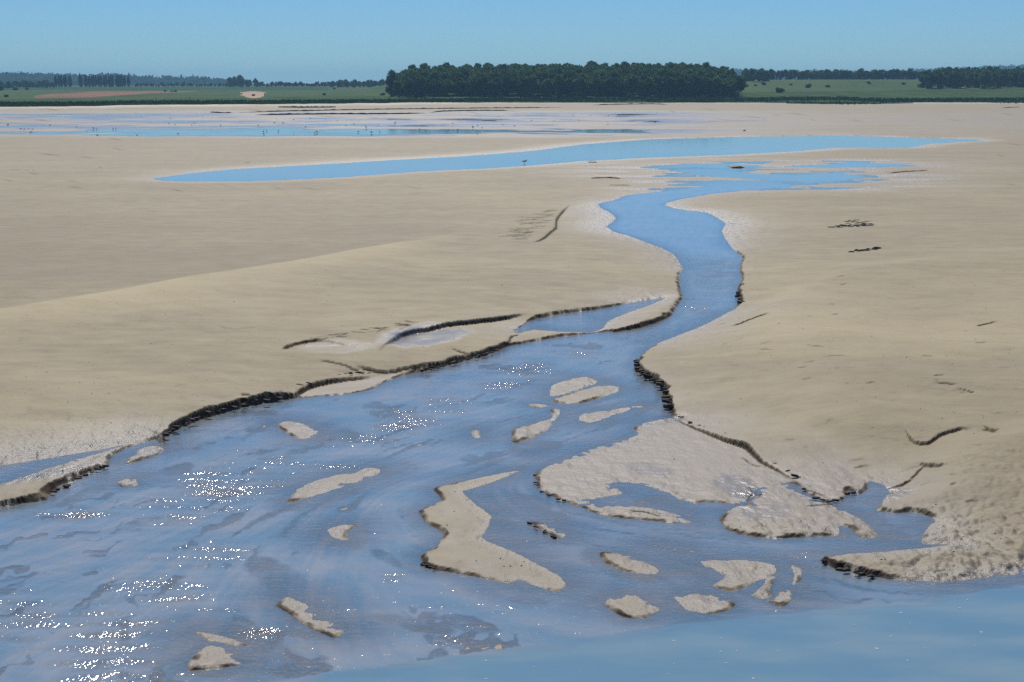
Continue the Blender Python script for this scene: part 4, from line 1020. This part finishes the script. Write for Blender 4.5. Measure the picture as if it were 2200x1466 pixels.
clod_line([(905,797),(960,783),(1000,772),(1050,758),(1090,742)], 34, .025, .05, .01, .09, 'dark mud clod under the low straight bank above mid-stream', 'mud clods of the straight left bank')
clod_line([(1372,770),(1370,790),(1400,812),(1426,832),(1434,856),(1440,880)], 38, .035, .085, .01, .13, 'chunky dark mud clod fallen from the right bank', 'mud clods of the right bank bend')
clod_line([(1445,886),(1500,914),(1560,940),(1605,955),(1640,985),(1720,1027)], 24, .02, .045, .02, .04, 'small dark clod along the stepped edge above the sand lobes', 'mud clods on the right stepped edge')
clod_line([(110,1060),(160,1032),(205,1010),(230,1000)], 14, .02, .04, .0, .06, 'dark clod under the lower left sand tongue', 'mud clods of the lower left tongue')
clod_line([(1768,1203),(1790,1217),(1830,1226),(1880,1238)], 16, .02, .045, .0, .06, 'rounded dark clod at the tip of the lumpy mud spit', 'mud clods of the lumpy spit')
clod_line([(1588,625),(1590,640),(1594,652)], 8, .05, .10, .01, .08, 'dark clod at the narrow right bend of the upper stream', 'mud clods at the upper right bend')
clod_line([(908,1200),(914,1216),(936,1224)], 5, .02, .035, .0, .04, 'small clod on the blunt end of the hourglass sandbar', 'mud clods of the hourglass bar')
clod_line([(1138,1122),(1165,1140),(1200,1155)], 7, .02, .035, .0, .05, 'small clod along the black edge of the wedge bar', 'mud clods of the wedge bar')
clod_line([(1152,1018),(1152,1042),(1175,1060),(1220,1078)], 8, .018, .035, .0, .04, 'small clod under the rounded left edge of the sand lobe', 'mud clods of the sand lobe')
clod_line([(1730,1050),(1760,1072),(1800,1076),(1822,1060),(1846,1062)], 10, .02, .04, .0, .05, 'small clod on the ragged point beside the side channel', 'mud clods of the side channel')
# crumbs of mud strewn on the sand
r = np.random.default_rng(11); vs, fs = [], []; tries = 0
cpx = r.uniform(-300, 2500, 9000); cpy = 560+r.random(9000)**.8*800
dens = fbm(cpx*.006, cpy*.012, 400, 3)
zz_ = lat_at(cpx, cpy, Z); ww_ = lat_at(cpx, cpy, WATER.astype(float)); dm = lat_at(cpx, cpy, Dm)
ok = (zz_ > .015) & (ww_ < .5) & (dm > .12) & (r.random(9000) < np.clip(.22+dens*1.1, .03, 1))
for px, py, z in zip(cpx[ok], cpy[ok], zz_[ok]):
    a, b = to_world(px, py, 0); s = .004+.013*r.random()**3
    k = len(vs); e = s*r.uniform(1, 2)
    for q in ((-e, 0, 0), (0, -s, 0), (e*.8, 0, 0), (0, s, 0), (0, 0, s*1.2)): vs.append((a+q[0], b+q[1], z-.001+q[2]))
    fs += [(k, k+1, k+4), (k+1, k+2, k+4), (k+2, k+3, k+4), (k+3, k, k+4)]
me = bpy.data.meshes.new('mud_crumbs'); me.from_pydata([tuple(map(float, v)) for v in vs], [], fs); me.materials.append(M_CRUMB)
o = bpy.data.objects.new('mud_crumbs', me); COL.objects.link(o); tag(o, 'tiny mud crumbs scattered over the sand', kind='stuff')

# flecks of foam drifting on the river
r = np.random.default_rng(21); vs, fs = [], []
for i in range(90):
    px = r.uniform(700, 2300); py = np.interp(px, riverline[:, 0], riverline[:, 1])+12+r.random()*190
    a, b = to_world(px, py, .004); s_ = .004+.016*r.random()**2; k = len(vs); m_ = 7
    for q in range(m_):
        t = 2*math.pi*q/m_; w_ = s_*r.uniform(.5, 1.2); vs.append((float(a+math.cos(t)*w_*1.4), float(b+math.sin(t)*w_), .004))
    vs.append((float(a), float(b), .004+s_*.3))
    fs += [(k+q, k+(q+1) % m_, k+m_) for q in range(m_)]
me = bpy.data.meshes.new('foam'); me.from_pydata(vs, [], fs); me.materials.append(M_BWHITE)
o = bpy.data.objects.new('foam_flecks', me); COL.objects.link(o); tag(o, 'tiny pale foam flecks drifting on the milky river', kind='stuff')

# ------------------------------------------------------------------ birds
def bird_mesh(mat, fly=False):
    bm = bmesh.new()
    bmesh.ops.create_uvsphere(bm, u_segments=10, v_segments=7, radius=1.0)
    for v in bm.verts:
        x, y, z = v.co; t = x
        w = .075*(1-.35*max(0, -t)); v.co = (x*.19, y*w, z*w*1.05+.20+.03*t-.02*(t < -.5))
    geom = bmesh.ops.create_uvsphere(bm, u_segments=8, v_segments=6, radius=.042)['verts']
    for v in geom: v.co.x += .175; v.co.z += .29
    geom = bmesh.ops.create_cone(bm, cap_ends=True, segments=7, radius1=.045, radius2=.034, depth=.10)['verts']
    for v in geom: v.co.x += .155; v.co.z += .245
    geom = bmesh.ops.create_cone(bm, cap_ends=True, segments=5, radius1=.05, radius2=.012, depth=.14)['verts']   # tail
    for v in geom: v.co = (-.22-v.co.z, v.co.x, v.co.y*.3+.185)
    if fly:
        for s in (-1, 1):
            a = [bm.verts.new(c) for c in ((.08, s*.04, .24), (-.07, s*.04, .24), (-.05, s*.25, .38), (.06, s*.26, .39), (-.08, s*.48, .34))]
            bm.faces.new((a[0], a[1], a[2], a[3])); bm.faces.new((a[3], a[2], a[4]))
    me = bpy.data.meshes.new('bird'); bm.to_mesh(me); bm.free(); me.materials.append(mat)
    for p in me.polygons: p.use_smooth = True
    return me
def bits(parts, mat, nm):
    bm = bmesh.new()
    for (a, b, r1, r2) in parts:
        from mathutils import Vector
        A, B = Vector(a), Vector(b); d = B-A
        g = bmesh.ops.create_cone(bm, cap_ends=True, segments=5, radius1=r1, radius2=r2, depth=d.length)['verts']
        q = Vector((0, 0, 1)).rotation_difference(d)
        for v in g: v.co = q@v.co+(A+B)/2
    me = bpy.data.meshes.new(nm); bm.to_mesh(me); bm.free(); me.materials.append(mat); return me
BM = [bird_mesh(M_BDARK), bird_mesh(M_BWHITE), bird_mesh(M_BDARK, True)]
BEAK = bits([((.21, 0, .29), (.275, 0, .28), .012, .003)], M_BEAK, 'beak')
LEGM = [bits([((.02, s*.035, .16), (.0, s*.035, -.01), .008, .007)], M_BEAK, 'leg') for s in (-1, 1)]
WINGM = [bits([((.09, s*.07, .215), (-.20, s*.045, .20), .05, .012)], M_BDARK, 'wing') for s in (-1, 1)]
def bird(px, py, kind, s, label, group=None, full=True):
    zz_ = max(0.0, float(lat_at(np.array([px]), np.array([py]), Z)[0])); a, b = to_world(px, py, zz_)
    root = empty('bird', (float(a), float(b), zz_)); root.scale = (s, s, s); root.rotation_euler = (0, 0, random.uniform(0, 6.28))
    c = bpy.data.objects.new('body', BM[kind]); COL.objects.link(c); c.parent = root
    for nm, me in (('beak', BEAK), ('leg', LEGM[0]), ('leg', LEGM[1])):
        q = bpy.data.objects.new(nm, me); COL.objects.link(q); q.parent = root
    if kind == 1:
        for me in WINGM:
            q = bpy.data.objects.new('wing', me); COL.objects.link(q); q.parent = root
    tag(root, label, 'bird', group); return root
b0 = bird(1127, 352, 1, 1.15, 'white gull with dark wings alone on the shore of the long blue pool'); b0.rotation_euler = (0, 0, .2)
BIRDS = [(45,279),(52,280),(62,279),(70,280),(66,287),(17,271),(107,271),(165,275),(201,278),(208,279),(187,285),(209,294),(243,278),(249,278),(363,268),(376,270),(295,293),(383,290),(412,271),(474,271),(417,267),(435,253),(366,256),
 (566,285),(573,283),(567,290),(598,283),(631,287),(676,288),(681,286),(594,256),(590,266),(608,267),(555,271),(656,275),(743,272),(785,273),(787,276),(770,285),(813,269),(816,284),(798,287),(901,281),(982,282),(985,281),(848,268),(850,265),(973,267),
 (1190,262),(1026,272),(1016,276),(1036,277),(1025,291),(1206,242),(1231,250),(1269,250),(1307,250),(1324,252),(1363,239),(1410,245),(1407,265),(1076,259),(1142,261),(1080,270),(667,256),(631,259),(700,259),(725,262),(760,268),(1105,273),(1244,260),(1306,270)]
for i, (px, py) in enumerate(BIRDS):
    k = 1 if i % 6 == 3 else (2 if i % 9 == 5 else 0)
    lab = {0: 'small dark wader feeding on the wet far flat', 1: 'small white gull standing on the wet far flat', 2: 'small dark bird lifting its wings on the wet far flat'}[k]
    bird(px, py, k, random.uniform(.65, .95), lab, {0: 'dark waders on the far flat', 1: 'white gulls on the far flat', 2: 'birds with raised wings on the far flat'}[k])
bird(1599, 284, 0, 1.1, 'dark bird alone on the sand above the right end of the pool')

# posts and the farmhouse at the far left
def prism(name, mat, parent, a, b, taper=1.0):
    bm = bmesh.new(); (x0, y0, z0), (x1, y1, z1) = a, b
    g = bmesh.ops.create_cube(bm, size=1)['verts']
    for v in g:
        k = taper if v.co.z > 0 else 1
        v.co = ((x0+x1)/2+v.co.x*k*(x1-x0), (y0+y1)/2+v.co.y*k*(y1-y0), (z0+z1)/2+v.co.z*(z1-z0))
    bmesh.ops.bevel(bm, geom=bm.edges[:], offset=.012*min(1, (x1-x0)*4), segments=1, affect='EDGES')
    me = bpy.data.meshes.new(name); bm.to_mesh(me); bm.free(); me.materials.append(mat)
    o = bpy.data.objects.new(name, me); COL.objects.link(o); o.parent = parent; return o
for px, Yv, lab in ((346, 520, 'left one of two thin wooden posts on the left marsh'), (418, 520, 'right one of two thin wooden posts on the left marsh')):
    o = prism('wooden_post', M_WOOD, None, (-.09, -.09, 0), (.09, .09, 1.5), .8); o.location = (col_at(px, Yv), Yv, .8); tag(o, lab, 'post')
hx, hy = col_at(3, 1130), 1130; hz_ = gz(3, 1130)
house = empty('farmhouse', (hx, hy, hz_)); tag(house, 'small farmhouse with a weathered clay roof among the far left trees', 'house')
prism('wall', M_PLASTER, house, (-6, -3, -.5), (6, 3, 3.2))
bm = bmesh.new(); vv = [bm.verts.new(c) for c in ((-6.4, -3.4, 3.1), (6.4, -3.4, 3.1), (6.4, 3.4, 3.1), (-6.4, 3.4, 3.1), (-6.2, 0, 6.0), (6.2, 0, 6.0))]
for f in ((0, 1, 5, 4), (2, 3, 4, 5), (1, 2, 5), (3, 0, 4), (3, 2, 1, 0)): bm.faces.new([vv[i] for i in f])
me = bpy.data.meshes.new('roof'); bm.to_mesh(me); bm.free(); me.materials.append(M_ROOF); rf = bpy.data.objects.new('roof', me); COL.objects.link(rf); rf.parent = house
prism('chimney', M_ROOF, rf, (3.5, -.4, 5), (4.3, .4, 7))
for x in (-4, -1.2, 3.6): prism('window', M_PANE, house, (x-.5, -3.06, 1), (x+.5, -2.95, 2.2))
prism('door', M_WOOD, house, (1, -3.06, -.2), (2, -2.95, 2.0))

# ------------------------------------------------------------------ haze: real air round the camera and the land
b = NB('air'); pv = b.n('ShaderNodeVolumePrincipled'); pv.inputs['Density'].default_value = 1.7e-4
pv.inputs['Color'].default_value = (0.38, 0.70, 1.0, 1); pv.inputs['Anisotropy'].default_value = 0.1
b.l(pv.outputs[0], b.out.inputs['Volume'])
bpy.ops.mesh.primitive_cube_add(size=1); hz = bpy.context.object; hz.name = 'haze'; hz.data.name = 'haze'
hz.scale = (13000, 6600, 62); hz.location = (0, 3200, 27); hz.data.materials.append(b.m)
tag(hz, 'thin blue haze over the whole bay', kind='stuff')
print('scene done')
